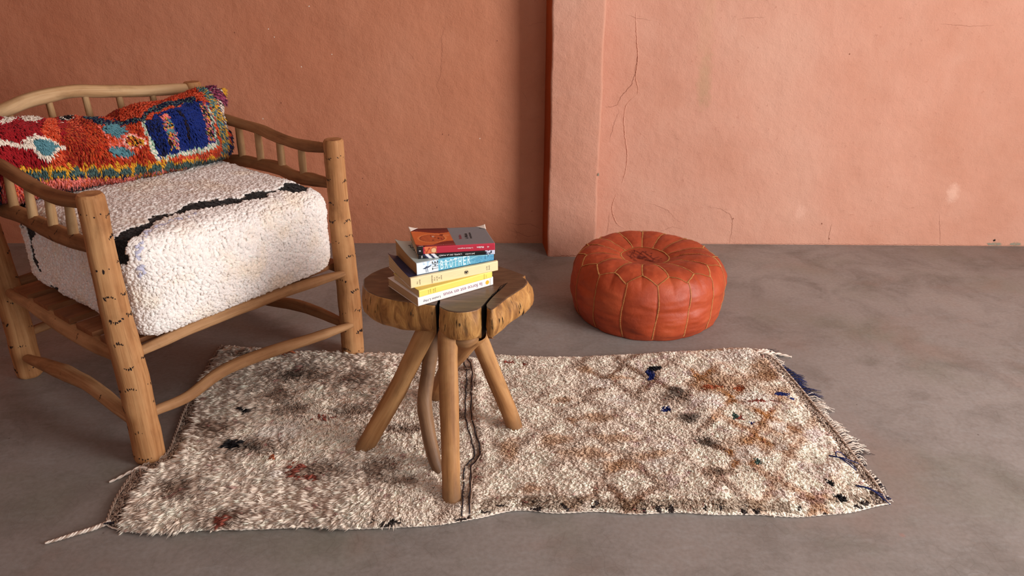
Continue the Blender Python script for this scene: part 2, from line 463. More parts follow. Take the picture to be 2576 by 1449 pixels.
o = g.build('wall_back_right', [M_WALL_R, M_CRACK, M_CHIP_G, M_HOLE], smooth=False, rest=False); tag(o, kind='structure')
# the pilaster: rounded front edges, slightly uneven plaster
g = Geo(); V = []; prof = []
for k in range(7): a = PI + (PI / 2) * k / 6; prof.append((.152 + .010 + .010 * math.cos(a), 3.072 + .010 + .010 * math.sin(a)))
for k in range(7): a = 1.5 * PI + (PI / 2) * k / 6; prof.append((.356 - .012 + .012 * math.cos(a), 3.066 + .012 + .012 * math.sin(a)))
prof = [(.134, 3.26)] + prof + [(.372, 3.26)]
zs = np.linspace(0, 2.8, 180); n = len(prof)
for z in zs:
    wob = vnoise(np.array([[1.0, 2.0, z]]), 7, 3)[0] * .0022 + vnoise(np.array([[1.0, 2.0, z]]), 30, 4)[0] * .0008
    wob2 = vnoise(np.array([[5.0, 2.0, z]]), 6, 5)[0] * .0028 + vnoise(np.array([[1.0, 7.0, z]]), 35, 4)[0] * .001
    for i, (x, y) in enumerate(prof):
        V.append((x + (wob if i < n // 2 else wob2) * (0 if i in (0, n - 1) else 1), y + .3 * wob, z))
F = []; M = []
for r in range(len(zs) - 1):
    for i in range(n - 1):
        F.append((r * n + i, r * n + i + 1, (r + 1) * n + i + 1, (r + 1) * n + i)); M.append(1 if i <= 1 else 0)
g.V = V; g.R = V; g.F = F + [tuple((len(zs) - 1) * n + i for i in range(n))]; g.M = M + [0]
blotch(g, .3535, .364, .004, lambda x: 3.0655, 2, 3, 9, 2.4)
ribbon(g, [(.16, .006), (.22, .004), (.28, .007), (.34, .004)], lambda x: 3.068, .003, 3, 9)
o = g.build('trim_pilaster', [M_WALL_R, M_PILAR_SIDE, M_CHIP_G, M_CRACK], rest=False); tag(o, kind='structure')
# walls, ceiling outside the frame that shape the light
g = quad_wall('w', -3.2, -3.1, -3.2, 3.3, 0, 2.8, M_WALL_L, .2)
o = g.build('wall_left', [M_WALL_L], smooth=False, rest=False); tag(o, kind='structure')
g = quad_wall('w', 3.3, 3.3, 3.3, 1.0, 0, 2.8, M_WALL_R, .2)
for a in [(3.3, -.7, 3.3, -3.1, 0, 2.8), (3.3, 1.0, 3.3, -.7, 2.35, 2.8)]:
    q = quad_wall('w', *a, M_WALL_R, .2); g.add(q.V, q.F)
o = g.build('wall_right', [M_WALL_R], smooth=False, rest=False); tag(o, kind='structure')
g = Geo(); g.add([(-3.4, -3.1, 2.8), (3.5, -3.1, 2.8), (3.5, 3.5, 2.8), (-3.4, 3.5, 2.8), (-3.4, -3.1, 2.9), (3.5, -3.1, 2.9), (3.5, 3.5, 2.9), (-3.4, 3.5, 2.9)],
                 [(3, 2, 1, 0), (4, 5, 6, 7), (0, 1, 5, 4), (1, 2, 6, 5), (2, 3, 7, 6), (3, 0, 4, 7)])
o = g.build('ceiling', [flat_mat('ceiling_paint', (214, 206, 200), .9)], smooth=False, rest=False); tag(o, kind='structure')


# ------------------------------------------------------------------ logs
def log(name, pts, radii, mats, parent, marks=(), seed=0, sides=20, lump=.05, facet=.03, caps=(1, 1), smooth=True, step=.007, bevel=.15):
    """a peeled pole through pts (local coordinates of the parent)"""
    L = np.linalg.norm(np.diff(np.asarray(pts, float), axis=0), axis=1).sum(); n = max(8, int(L / step))
    C = catmull(pts, n); R = np.interp(np.linspace(0, 1, n), np.linspace(0, 1, len(radii)), radii)
    T = np.gradient(C, axis=0); T /= np.linalg.norm(T, axis=1)[:, None]
    up = np.array([0, 0, 1.]) if abs(T[0][2]) < .9 else np.array([1., 0, 0])
    sd = seed * 13.7; V = []; RS = []; A = np.zeros((n, 3)); B = np.zeros((n, 3)); ss = np.concatenate([[0], np.cumsum(np.linalg.norm(np.diff(C, axis=0), axis=1))])
    for i in range(n):
        a = np.cross(T[i], up); a /= np.linalg.norm(a); b = np.cross(T[i], a); A[i], B[i] = a, b
    ph = np.linspace(0, 2 * PI, sides, endpoint=False)
    nf = 5 + seed % 3
    for i in range(n):
        q = np.stack([np.cos(ph) * .6, np.sin(ph) * .6, np.full(sides, ss[i] * 14 + sd)], 1)
        q2 = np.stack([np.cos(ph) * 1.6 + sd, np.sin(ph) * 1.6, np.full(sides, ss[i] * 45)], 1)
        rr = R[i] * (1 + lump * vnoise(q, 1.3, seed) + .022 * vnoise(q2, 1, seed + 3) + facet * np.cos(nf * ph + 1.2 * vnoise(np.array([[sd, 0, ss[i] * 6]]), 1, 9)[0] + sd))
        e = min(ss[i], ss[-1] - ss[i]); rr = rr * (1 - bevel * max(0, 1 - e / .006) ** 2)
        V.append(C[i] + np.outer(np.cos(ph) * rr, A[i]) + np.outer(np.sin(ph) * rr, B[i]))
        RS.append(np.stack([np.cos(ph) * rr + sd, np.sin(ph) * rr, np.full(sides, ss[i])], 1))
    Vg = np.array(V); RSg = np.array(RS); g = Geo(); F = []
    for i in range(n - 1):
        for k in range(sides):
            k2 = (k + 1) % sides; F.append((i * sides + k, i * sides + k2, (i + 1) * sides + k2, (i + 1) * sides + k))
    g.add(Vg.reshape(-1, 3), F, 0, RSg.reshape(-1, 3))
    for end, on in ((0, caps[0]), (n - 1, caps[1])):
        if on:
            idx = range(sides) if end else range(sides - 1, -1, -1)
            g.add(Vg[end], [tuple(idx)], 2, RSg[end] * np.array([1, 1, .02]) + np.array([0, 0, seed]))

    def surf(s, phi, off=.0005):
        f = np.clip(s / ss[-1] * (n - 1), 0, n - 1.001); i = int(f); u = f - i
        kf = (phi / (2 * PI) * sides) % sides; k = int(kf); v = kf - k; k2 = (k + 1) % sides
        p = (Vg[i][k] * (1 - v) + Vg[i][k2] * v) * (1 - u) + (Vg[i + 1][k] * (1 - v) + Vg[i + 1][k2] * v) * u
        c = C[i] * (1 - u) + C[i + 1] * u; d = p - c; d /= np.linalg.norm(d)
        return p + d * off
    rnd = random.Random(seed)
    for (sf, deg, size) in marks:      # knot marks like burnt lashes, several short dashes on an arc
        s0 = sf * ss[-1]; p0 = math.radians(deg); nd = rnd.randint(3, 9); r0 = np.interp(sf, np.linspace(0, 1, len(R)), R)
        flip = rnd.choice((-1, 1))
        for j in range(nd):
            u = (j / (nd - 1) - .5) * 2
            pc = p0 + u * size / r0; sc = s0 + flip * (1 - u * u) * size * .45
            lean = u * .5 + rnd.uniform(-.3, .3); ln = size * rnd.choice((.14, .22, .3, .5)) * rnd.uniform(.8, 1.2); wd = size * rnd.uniform(.07, .20); sc += size * rnd.uniform(-.12, .12); pc += rnd.uniform(-.12, .12) * size / r0
            dx, dz = math.sin(lean), math.cos(lean) * flip
            q = []
            for (al, ac) in ((-1, -.5), (-.3, -1), (.5, -.8), (1, 0), (.5, .9), (-.4, 1)):
                q.append(surf(sc + (al * ln * dz + ac * wd * dx), pc + (al * ln * dx - ac * wd * dz) / r0))
            g.add(q, [tuple(range(6))], 1)
    return g.build(name, mats, parent)


# ------------------------------------------------------------------ rustic armchair
ANG = math.radians(52.54)
chair = empty('rustic_armchair', (-.944, 1.655, 0), ANG)
tag(chair, 'rustic low armchair built of peeled wooden poles with dark knot marks, at left', 'armchair')
W = .70
PM = [M_POST, M_MARK, M_ENDGRAIN]; RM = [M_RAIL, M_MARK, M_ENDGRAIN]; BM = [M_BACK, M_MARK, M_ENDGRAIN]
SM = [M_SPIN, M_MARK, M_ENDGRAIN]; TM = [M_STRETCH, M_MARK, M_ENDGRAIN]


def pm(deg0, seed):       # rings of marks up a post
    r = random.Random(seed); out = []
    for k in range(11):
        for dd in (0, 62, 124, 200, 290):
            if r.random() < .8: out.append((.05 + k * .088 + r.uniform(-.018, .018), deg0 + dd + r.uniform(-16, 16), r.uniform(.009, .0145)))
    return out


def post(x, y, h, seed, deg0=0, bot=.0375, top=.0295):
    lg = log('leg', [(x, y, 0), (x + .002, y - .001, h * .3), (x - .002, y + .002, h * .62), (x, y, h)], [bot, bot * 1.0, (bot + top) / 2 + .002, top + .001, top], PM, chair, pm(deg0, seed), seed, 24, .055, .03)
    return lg


post(0, 0, .714, 1, -60); post(W, 0, .708, 2, -100, .0355, .029); post(0, W, .80, 3, 40, .038, .031); post(W, W, .803, 4, 10, .036, .029)
# arm rails and back rail (x, y, z in the chair's frame)
log('arm_rail', [(0, .705, .712), (0, .56, .710), (-.001, .479, .701), (0, .343, .682), (.003, .245, .670), (0, .143, .675), (0, .02, .690)], [.015, .018, .0185, .0185, .018, .0185, .0155], RM, chair, [], 5, 18, .07)
log('arm_rail', [(W, .705, .70), (W, .56, .700), (W, .45, .694), (W + .003, .362, .690), (W, .287, .680), (W - .003, .197, .672), (W, .118, .670), (W, .02, .678)], [.015, .0165, .0175, .0165, .0175, .0165, .018, .014], RM, chair, [(.5, 200, .006)], 6, 18, .07)
log('side_rail', [(0, .69, .56), (0, .564, .568), (0, .44, .576), (.002, .335, .571), (0, .197, .570), (0, .02, .577)], [.016, .020, .022, .020, .022, .0205, .015], RM, chair, [(.3, -40, .006), (.42, -55, .007), (.55, -35, .006), (.62, -75, .006), (.74, -45, .007), (.85, -60, .006), (.5, 30, .006), (.7, 20, .007)], 7, 18, .09)
log('side_rail', [(W, .69, .55), (W, .544, .561), (W, .444, .571), (W, .341, .574), (W, .276, .575), (W, .197, .564), (W, .125, .566), (W, .02, .570)], [.015, .018, .0195, .0185, .021, .0185, .021, .013], RM, chair, [(.4, 180, .006), (.52, 200, .007), (.68, 190, .007), (.8, 170, .006)], 8, 18, .09)
log('back_rail', [(-.01, W, .755), (.05, W, .775), (.12, W, .797), (.179, W, .812), (.251, W - .003, .822), (.323, W, .823), (.397, W, .813), (.514, W, .797), (.599, W, .790), (.72, W, .782)], [.017, .019, .020, .021, .0195, .020, .019, .018, .018, .014], BM, chair, [(.45, 190, .004), (.62, 215, .004)], 9, 18, .06)
log('back_rail', [(.01, W, .57), (.2, W, .578), (.45, W, .572), (.69, W, .566)], [.015, .019, .019, .015], RM, chair, [], 10, 16, .07)
# spindles
for i, (y, t, b) in enumerate([(.57, .70, .57), (.452, .695, .578), (.343, .68, .575), (.232, .67, .575), (.128, .672, .575)]):
    log('spindle', [(0, y - .006, t), (.001, y + .003, (t + b) / 2), (0, y + .010, b)], [.0095, .0115, .0125], SM, chair, [], 11 + i, 12, .06, caps=(0, 0))
for i, (y, t, b) in enumerate([(.57, .70, .565), (.466, .69, .575), (.366, .686, .577), (.256, .676, .575), (.153, .668, .568)]):
    log('spindle', [(W, y, t), (W + .001, y + .002, (t + b) / 2), (W, y + .002, b)], [.0105, .012, .0115], SM, chair, [], 21 + i, 12, .07, caps=(0, 0))
for i, x in enumerate((.13, .242, .347, .448, .555)):
    log('spindle', [(x, W, .575), (x + .003, W, .69), (x, W, .81)], [.011, .011, .0095], SM, chair, [], 31 + i, 12, .06, caps=(0, 0))
# stretchers
fm = lambda r, k: [(u, r + random.Random(k + int(u * 99)).uniform(-20, 20), random.Random(k + int(u * 77)).uniform(.005, .008)) for u in (.2, .33, .52, .63, .72, .86)]
log('stretcher', [(.0, .0, .300), (.037, -.004, .302), (.139, -.003, .307), (.267, 0, .309), (.448, 0, .307), (.592, -.006, .300), (.676, -.022, .300)], [.012, .0145, .0165, .0185, .0175, .0165, .0095], TM, chair, fm(200, 3) + fm(150, 9)[::2], 41, 18, .06)
log('stretcher', [(.0, .0, .122), (.043, -.004, .125), (.126, -.004, .122), (.214, 0, .143), (.29, 0, .149), (.423, 0, .137), (.538, -.003, .124), (.684, -.026, .121)], [.012, .014, .016, .0175, .0175, .0165, .016, .010], TM, chair, fm(200, 5) + fm(150, 6)[::2], 42, 18, .06)
log('stretcher', [(0, .70, .290), (-.006, .62, .291), (0, .52, .290), (0, .331, .280), (0, .191, .281), (0, .01, .291)], [.010, .018, .0225, .0235, .0235, .019], TM, chair, [(.3, -30, .006), (.5, -40, .007), (.7, -30, .007)], 43, 18, .07)
log('stretcher', [(-.01, .70, .070), (-.004, .62, .075), (0, .529, .088), (0, .46, .098), (0, .417, .105), (0, .266, .118), (0, .136, .107), (0, .01, .092)], [.011, .017, .021, .024, .020, .0195, .019, .015], TM, chair, [(.45, -30, .005), (.75, -30, .006)], 44, 18, .08)
log('stretcher', [(W, .69, .29), (W, .5, .296), (W, .3, .296), (W, .01, .298)], [.014, .020, .020, .015], RM, chair, [], 45, 16, .07)
log('stretcher', [(W, .69, .040), (W, .55, .055), (W, .40, .076), (W, .273, .098), (W, .156, .104), (W, .02, .100)], [.013, .018, .020, .020, .018, .014], RM, chair, [], 46, 16, .07)
log('stretcher', [(.01, W, .30), (.25, W, .305), (.69, W, .30)], [.015, .02, .015], RM, chair, [], 47, 16, .07)
log('stretcher', [(.01, W, .135), (.25, W, .145), (.5, W, .14), (.69, W, .12)], [.013, .018, .018, .014], RM, chair, [], 48, 16, .07)
# seat planks laid across the side stretchers
for i, y in enumerate((.075, .20, .325, .45, .575)):
    g = Geo(); x0, x1, h0, h1, hw = -.005, W + .005, .303, .318, .044; V = []; F = []; RS = []; nn = 12
    for k in range(nn):
        x = x0 + (x1 - x0) * k / (nn - 1); j = vnoise(np.array([[k * 1.3, i * 5.1, 0]]), 1, 2)[0] * .003
        V += [(x, y - hw + j, h0), (x, y + hw + j * .5, h0), (x, y + hw + j * .5, h1), (x, y - hw + j, h1)]
        RS += [(y + i, h0, x), (y + .09 + i, h0, x), (y + .09 + i, h1, x), (y + i, h1, x)]
        if k:
            for q in range(4): F.append(((k - 1) * 4 + q, (k - 1) * 4 + (q + 1) % 4, k * 4 + (q + 1) % 4, k * 4 + q))
    F += [(0, 1, 2, 3), tuple((nn - 1) * 4 + q for q in (3, 2, 1, 0))]
    g.add(V, F, 0, RS); g.build('seat_plank', [M_PLANK], chair, smooth=False)


# ------------------------------------------------------------------ generic tuft / knot builders
def unit(v): return v / np.maximum(np.linalg.norm(v, axis=1)[:, None], 1e-9)


def tuft_arrays(P, D, B, L, Wd, cols, sides=3, segs=3, tip=.25, belly=1.0):
    """N tapered locks: root P, growth D (unit), bend vector B, length L, root radius Wd"""
    N = len(P); D = unit(D); ref = np.where(np.abs(D[:, 2:3]) < .8, np.array([[0, 0, 1.]]), np.array([[1., 0, 0]]))
    A = unit(np.cross(D, ref)); Bn = np.cross(D, A); ro = RNG.uniform(0, 2 * PI, N)
    rings = []
    for s in range(segs):
        t = s / segs
        c = P + D * (L * t)[:, None] + B * (L * t * t)[:, None]
        r = Wd * (1 - (1 - tip) * t ** 1.5) * (1 + belly * .35 * math.sin(PI * t))
        for k in range(sides):
            a = ro + 2 * PI * k / sides
            rings.append(c + A * (np.cos(a) * r)[:, None] + Bn * (np.sin(a) * r)[:, None])
    rings.append(P + D * L[:, None] + B * L[:, None])
    V = np.stack(rings, 1); nv = segs * sides + 1
    f = []
    for s in range(segs - 1):
        for k in range(sides):
            k2 = (k + 1) % sides; a, b, c, d = s * sides + k, s * sides + k2, (s + 1) * sides + k2, (s + 1) * sides + k
            f += [(a, b, c), (a, c, d)]
    for k in range(sides): f.append(((segs - 1) * sides + k, (segs - 1) * sides + (k + 1) % sides, nv - 1))
    f = np.array(f); F = (f[None] + (np.arange(N) * nv)[:, None, None]).reshape(-1, 3)
    return V.reshape(-1, 3), F, np.repeat(cols, nv, axis=0)


def knot_arrays(P, Nn, size, cols, seed=0):
    """N soft irregular little wool knots sitting on the surface"""
    N = len(P); base = []
    lat, lon = 4, 7
    for i in range(1, lat):
        for k in range(lon): a = PI * i / lat; b = 2 * PI * (k + .5 * (i % 2)) / lon; base.append((math.sin(a) * math.cos(b), math.sin(a) * math.sin(b), math.cos(a)))
    base += [(0, 0, 1), (0, 0, -1)]; base = np.array(base); nv = len(base); top, bot = nv - 2, nv - 1; f = []
    for k in range(lon): f.append((k, (k + 1) % lon, top)); f.append(((lat - 2) * lon + (k + 1) % lon, (lat - 2) * lon + k, bot))
    for i in range(lat - 2):
        for k in range(lon):
            a, b, c, d = i * lon + k, (i + 1) * lon + k, (i + 1) * lon + (k + 1) % lon, i * lon + (k + 1) % lon; f += [(a, b, c), (a, c, d)]
    f = np.array(f)
    r = unit(RNG.normal(size=(N, 3))); A = unit(r - Nn * np.sum(r * Nn, 1)[:, None] * .85); B = unit(np.cross(Nn, A)); C = np.cross(A, B)
    el = RNG.uniform(1.0, 1.65, N)
    jit = 1 + RNG.normal(scale=.16, size=(N, nv))
    X = base[None, :, 0] * jit; Y = base[None, :, 1] * jit; Z = base[None, :, 2] * jit
    bend = RNG.uniform(-.5, .5, N)[:, None]
    Y = Y + bend * X * X
    V = P[:, None] + A[:, None] * (X * (size * el)[:, None])[..., None] + B[:, None] * (Y * (size * .82)[:, None])[..., None] + C[:, None] * (Z * (size * .85)[:, None])[..., None]
    F = (f[None] + (np.arange(N) * nv)[:, None, None]).reshape(-1, 3)
    return V.reshape(-1, 3), F, np.repeat(cols, nv, axis=0)


def seg_dist(P, poly):
    d = np.full(len(P), 1e9); tt = np.zeros(len(P))
    poly = np.asarray(poly, float)
    for k in range(len(poly) - 1):
        a, b = poly[k], poly[k + 1]; ab = b - a; u = np.clip(((P - a) @ ab) / max(ab @ ab, 1e-12), 0, 1)
        q = np.linalg.norm(P - a - u[:, None] * ab, axis=1); m = q < d; d[m] = q[m]; tt[m] = (k + u[m]) / (len(poly) - 1)
    return d, tt


def in_poly(P, poly):
    x, y = P[:, 0], P[:, 1]; c = np.zeros(len(P), bool); n = len(poly)
    for i in range(n):
        x0, y0 = poly[i]; x1, y1 = poly[(i + 1) % n]
        m = ((y0 > y) != (y1 > y)) & (x < (x1 - x0) * (y - y0) / ((y1 - y0) or 1e-9) + x0); c ^= m
    return c


# ------------------------------------------------------------------ seat cushion (boucle wool, black zigzag)
CC = np.array([.348, .300, .450]); CH = np.array([.309, .328, .128])


def cushion_pos(q):
    """q on the unit cube surface -> rounded, slightly puffed box"""
    e = np.array([7.0, 7.0, 4.0])
    n = (np.abs(q[:, 0]) ** 11 + np.abs(q[:, 1]) ** 11 + np.abs(q[:, 2]) ** 8) ** (1 / 9.6)
    p = q / n[:, None]
    p = p * CH
    # soft swelling of every face, sag at the front, lower dip in the middle
    sw = (1 - (q[:, 0] ** 2)) * (1 - (q[:, 1] ** 2))
    p[:, 2] += np.where(q[:, 2] > 0, .012, -.010) * sw
    p[:, 1] += np.where(q[:, 1] < 0, -.010, .0) * (1 - q[:, 0] ** 2) * (1 - q[:, 2] ** 2)
    fr = np.clip(-q[:, 1], 0, 1) ** 4 * np.clip(q[:, 2], 0, 1)
    p[:, 2] += -.012 * fr * np.clip((q[:, 0] + .2), -1, .9)
    p = p + CC
    nz = fbm(p, 9, 5)[:, None]; nn = unit(p - CC)
    return p + nn * nz * .007


def cube_face(n, face):
    u, v = np.meshgrid(np.linspace(-1, 1, n), np.linspace(-1, 1, n), indexing='ij'); o = np.ones_like(u)
    m = {0: (o, u, v), 1: (-o, v, u), 2: (v, o, u), 3: (u, -o, v), 4: (u, v, o), 5: (v, u, -o)}[face]
    return np.stack([a.ravel() for a in m], 1)


def normals_at(fn, q, eps=.01):
    ax = np.argmax(np.abs(q), axis=1); t1 = np.zeros_like(q); t2 = np.zeros_like(q); r = np.arange(len(q))
    t1[r, (ax + 1) % 3] = eps; t2[r, (ax + 2) % 3] = eps
    a = fn(np.clip(q + t1, -1, 1)) - fn(np.clip(q - t1, -1, 1)); b = fn(np.clip(q + t2, -1, 1)) - fn(np.clip(q - t2, -1, 1))
    n = unit(np.cross(a, b)); s = np.sign(np.sum(n * (fn(q) - CC), 1)); return n * s[:, None]


def cushion_black(p, q):
    blk = np.zeros(len(p), bool)
    jx = np.stack([p[:, 0] + .009 * vnoise(p, 70, 3), p[:, 1] + .009 * vnoise(p, 70, 4) + .004], 1)
    top = q[:, 2] > .55
    for poly, ws in [([(.014, .006), (.047, .038), (.113, .062), (.149, .068)], [.022, .028, .026, .016]), ([(.130, .068), (.197, .103), (.245, .094)], [.012, .018, .009]),
                     ([(.235, .094), (.314, .107), (.360, .108)], [.008, .030, .011]), ([(.295, .075), (.33, .09), (.398, .070), (.43, .067)], [.007, .026, .022, .007]), ([(.44, .060), (.459, .067), (.496, .081)], [.020, .030, .012]),
                     ([(.43, .070), (.50, .078), (.535, .064), (.588, .057)], [.012, .010, .011, .014]), ([(.575, .045), (.60, .075), (.645, .088)], [.024, .034, .028])]:
        d, t = seg_dist(jx, poly); blk |= top & (d < np.interp(t, np.linspace(0, 1, len(ws)), ws) * 1.12)
    side = q[:, 0] < -.8
    d, t = seg_dist(np.stack([p[:, 1] + .004 * vnoise(p, 70, 8), p[:, 2]], 1), [(.490, .515), (.515, .50), (.522, .46), (.53, .41), (.522, .39)]); blk |= side & (d < np.interp(t, [0, .25, .5, .8, 1], [.026, .022, .012, .022, .016]))
    back = (p[:, 1] > .50) & (p[:, 0] < .10) & (p[:, 2] > .50) & (p[:, 1] + p[:, 0] * .5 > .565); blk |= back
    blk |= (q[:, 0] < -.7) & (q[:, 2] < -.75) & (p[:, 1] > .42) & (p[:, 1] < .50)
    return blk


faces = [(0, .245 * .64), (1, .245 * .64), (2, .245 * .6), (3, .245 * .6), (4, .6 * .64), (5, .6 * .64)]
VV, FF, CCs = [], [], []; GN = []; off = 0
gV = []; gF = []; go = 0
nb = 40
for f, area in faces:
    q = cube_face(nb, f); p = cushion_pos(q); gV.append(p + unit(p - CC) * .0006)
    idx = np.arange(nb * nb).reshape(nb, nb)
    qd = np.stack([idx[:-1, :-1].ravel(), idx[1:, :-1].ravel(), idx[1:, 1:].ravel(), idx[:-1, 1:].ravel()], 1)
    gF.append(np.vstack([qd[:, [0, 1, 2]], qd[:, [0, 2, 3]]]) + go); go += nb * nb
gV = np.vstack(gV); gF = np.vstack(gF)
bc = np.tile(np.array(lin((226, 212, 200)))[:3], (len(gV), 1))
qall = np.vstack([cube_face(nb, f) for f, _ in faces]); bc[cushion_black(gV, qall)] = lin((20, 18, 18))[:3]
VV.append(gV); FF.append(gF); CCs.append(bc); off = len(gV); GN.append(np.vstack([normals_at(cushion_pos, cube_face(nb, f)) for f, _ in faces]))
for f, area in faces:
    if f == 5: dens = 6000
    elif f == 2: dens = 12000
    else: dens = 33000
    k = int(math.sqrt(area * dens)); ar = [(0.245, .64), (.245, .64), (.245, .6), (.245, .6), (.6, .64), (.6, .64)][f]
    n1 = int(area * dens)
    # jittered grid so that knots stay evenly packed
    asp = {0: (.64, .245), 1: (.245, .64), 2: (.245, .6), 3: (.6, .245), 4: (.6, .64), 5: (.64, .6)}[f]
    nu = int(math.sqrt(n1 * asp[0] / asp[1])); nv_ = int(n1 / nu)
    u, v = np.meshgrid((np.arange(nu) + .5) / nu * 2 - 1, (np.arange(nv_) + .5) / nv_ * 2 - 1, indexing='ij')
    u = np.clip(u.ravel() + RNG.uniform(-.95, .95, u.size) / nu, -1, 1); v = np.clip(v.ravel() + RNG.uniform(-.95, .95, v.size) / nv_, -1, 1)
    o1 = np.ones_like(u); q = np.stack({0: (o1, u, v), 1: (-o1, v, u), 2: (v, o1, u), 3: (u, -o1, v), 4: (u, v, o1), 5: (v, u, -o1)}[f], 1)
    p = cushion_pos(q); nn = normals_at(cushion_pos, q)
    blk = cushion_black(p, q)
    sz = RNG.uniform(.0034, .0053, len(p)) * (1.17 + .25 * vnoise(p, 11, 21)); sz[blk] *= .85
    p = p + nn * (np.where(blk, -.0035, .0005) + RNG.uniform(-.0015, .0025, len(p)))[:, None]
    c = np.tile(np.array(lin((242, 234, 228)))[:3], (len(p), 1)); c *= (1 + RNG.normal(scale=.05, size=(len(p), 1)))
    tint = fbm(p, 14, 31); c[:, 2] *= 1 - .14 * np.clip(tint * 2, 0, 1); c[:, 1] *= 1 - .05 * np.clip(tint * 2, 0, 1)
    # faint blue dye along the front upper seam
    d, t = seg_dist(p[:, :2], [(.05, -.03), (.12, .02), (.19, .045), (.28, .05)]); m = (d < .007) & (q[:, 2] > .3) & (RNG.random(len(p)) < .45)
    c[m] = np.array(lin((196, 196, 216)))[:3]
    c[blk] = np.array(lin((22, 20, 20)))[:3] * RNG.uniform(.7, 1.4, (int(blk.sum()), 1))
    V_, F_, C_ = knot_arrays(p, nn, sz, np.clip(c, 0, .92)); VV.append(V_); FF.append(F_ + off); CCs.append(C_); off += len(V_); GN.append(np.repeat(nn, len(V_) // len(p), axis=0))
me = mesh_np('seat_cushion', np.vstack(VV), np.vstack(FF), cols=np.vstack(CCs), gn=np.vstack(GN), mats=[M_BOUCLE])
cush = link('seat_cushion', me); cush.location = chair.location; cush.rotation_euler = (0, 0, ANG)
tag(cush, 'thick cream knotted wool seat cushion with a black zigzag line on the armchair', 'cushion')
g = Geo(); g.add([(.235, .022, .332), (.292, .022, .332), (.294, .020, .296), (.236, .020, .296), (.235, .0212, .332), (.292, .0212, .332), (.294, .0192, .296), (.236, .0192, .296)],
                 [(0, 1, 2, 3), (7, 6, 5, 4), (0, 4, 5, 1), (1, 5, 6, 2), (2, 6, 7, 3), (3, 7, 4, 0)])
tg = g.build('care_tag', [flat_mat('white_satin', (226, 226, 236), .5)], cush, smooth=False, rest=False); tag(tg, 'white satin care tag')
g = Geo()
for x, wd in ((.452, .0035), (.432, .0012)):
    g.add([(x - wd, .02, .325), (x + wd, .02, .325), (x + wd, .018, .288), (x - wd, .018, .288), (x - wd, .0215, .325), (x + wd, .0215, .325), (x + wd, .0195, .288), (x - wd, .0195, .288)],
          [(0, 1, 2, 3), (7, 6, 5, 4), (0, 4, 5, 1), (1, 5, 6, 2), (2, 6, 7, 3), (3, 7, 4, 0)])
zp = g.build('zip_pull', [flat_mat('black_metal', (24, 24, 26), .4)], cush, smooth=False, rest=False); tag(zp, 'black zip pull hanging under the cushion')

# ------------------------------------------------------------------ long colourful pillow
ST = np.array([  # X, Yc, zc, half height, half depth
    [-.190, .60, .668, .030, .03], [-.170, .60, .672, .070, .06], [-.12, .59, .690, .100, .085], [-.04, .585, .702, .116, .095], [.05, .575, .704, .118, .098],
    [.10, .568, .700, .112, .098], [.15, .562, .697, .108, .098], [.20, .556, .690, .101, .096], [.25, .550, .690, .101, .096], [.30, .540, .684, .096, .094], [.34, .532, .682, .094, .094],
    [.38, .526, .690, .103, .098], [.455, .522, .696, .108, .100], [.52, .520, .700, .112, .100], [.575, .522, .704, .117, .098], [.62, .526, .704, .117, .088], [.655, .532, .703, .115, .070], [.680, .540, .704, .108, .045], [.692, .545, .706, .096, .020]])


def pillow_pos(s, a):
    """s 0..1 along, a angle round the section (0 front, 90 deg top)"""
    X = np.interp(s, np.linspace(0, 1, len(ST)), ST[:, 0]); yc = np.interp(X, ST[:, 0], ST[:, 1]); zc = np.interp(X, ST[:, 0], ST[:, 2]) - .010; hh = np.interp(X, ST[:, 0], ST[:, 3]) - .010 - .008 * np.clip((X - .42) / .1, 0, 1); hd = np.interp(X, ST[:, 0], ST[:, 4])
    c, sn = np.cos(a), np.sin(a); ex = .78
    dy = -np.sign(c) * np.abs(c) ** ex * hd; dz = np.sign(sn) * np.abs(sn) ** ex * hh
    # leans back a little; corner flap flares out at the upper right end
    y = yc + dy + dz * .16; z = zc + dz
    fl = np.clip((X - .58) / .11, 0, 1) * np.clip(sn - .25, 0, 1); X2 = X + fl * .050; z = z + fl * .010; y = y + fl * .02
    p = np.stack([X2, y, z], 1)
    fold = .0055 * np.sin(X * 62 + 2.2 * np.sin(a * 1.5) + 3 * vnoise(p, 6, 3)) * np.clip(c, 0, 1) * np.clip((.62 - X) / .05, 0, 1)
    nz = fbm(p, 11, 9) * .009
    r = np.stack([np.zeros_like(y), p[:, 1] - yc, p[:, 2] - zc], 1); r = unit(r)
    p = p + r * (fold + nz)[:, None]
    p[:, 2] = np.maximum(p[:, 2], .588)
    return p


def pillow_nrm(s, a):
    e = .004; ps = pillow_pos(np.clip(s + e, 0, 1), a) - pillow_pos(np.clip(s - e, 0, 1), a); pa = pillow_pos(s, a + .03) - pillow_pos(s, a - .03)
    n = unit(np.cross(ps, pa)); X = np.interp(s, np.linspace(0, 1, len(ST)), ST[:, 0])
    c = np.stack([X, np.interp(X, ST[:, 0], ST[:, 1]), np.interp(X, ST[:, 0], ST[:, 2])], 1)
    sg = np.sign(np.sum(n * (pillow_pos(s, a) - c), 1)); sg[sg == 0] = 1
    return n * sg[:, None]


# cloth coordinates for the rag pattern, in centimetre-like units along (U) and down (T) the front of the pillow
_k = np.array([[.51, .418, .585], [.18, .534, .585], [.049, .52, .832], [.575, .52, .816], [.34, .52, .774], [.682, .474, .585], [.284, .444, .585], [.679, .52, .817]])
_u = np.array([500, 180, 0, 470, 290, 595, 310, 545.]); _t = np.array([430, 475, 275, 222, 287, 395, 468, 210.])
_A = np.column_stack([_k, np.ones(len(_k))]); CU = np.linalg.lstsq(_A, _u, rcond=None)[0]; CT = np.linalg.lstsq(_A, _t, rcond=None)[0]

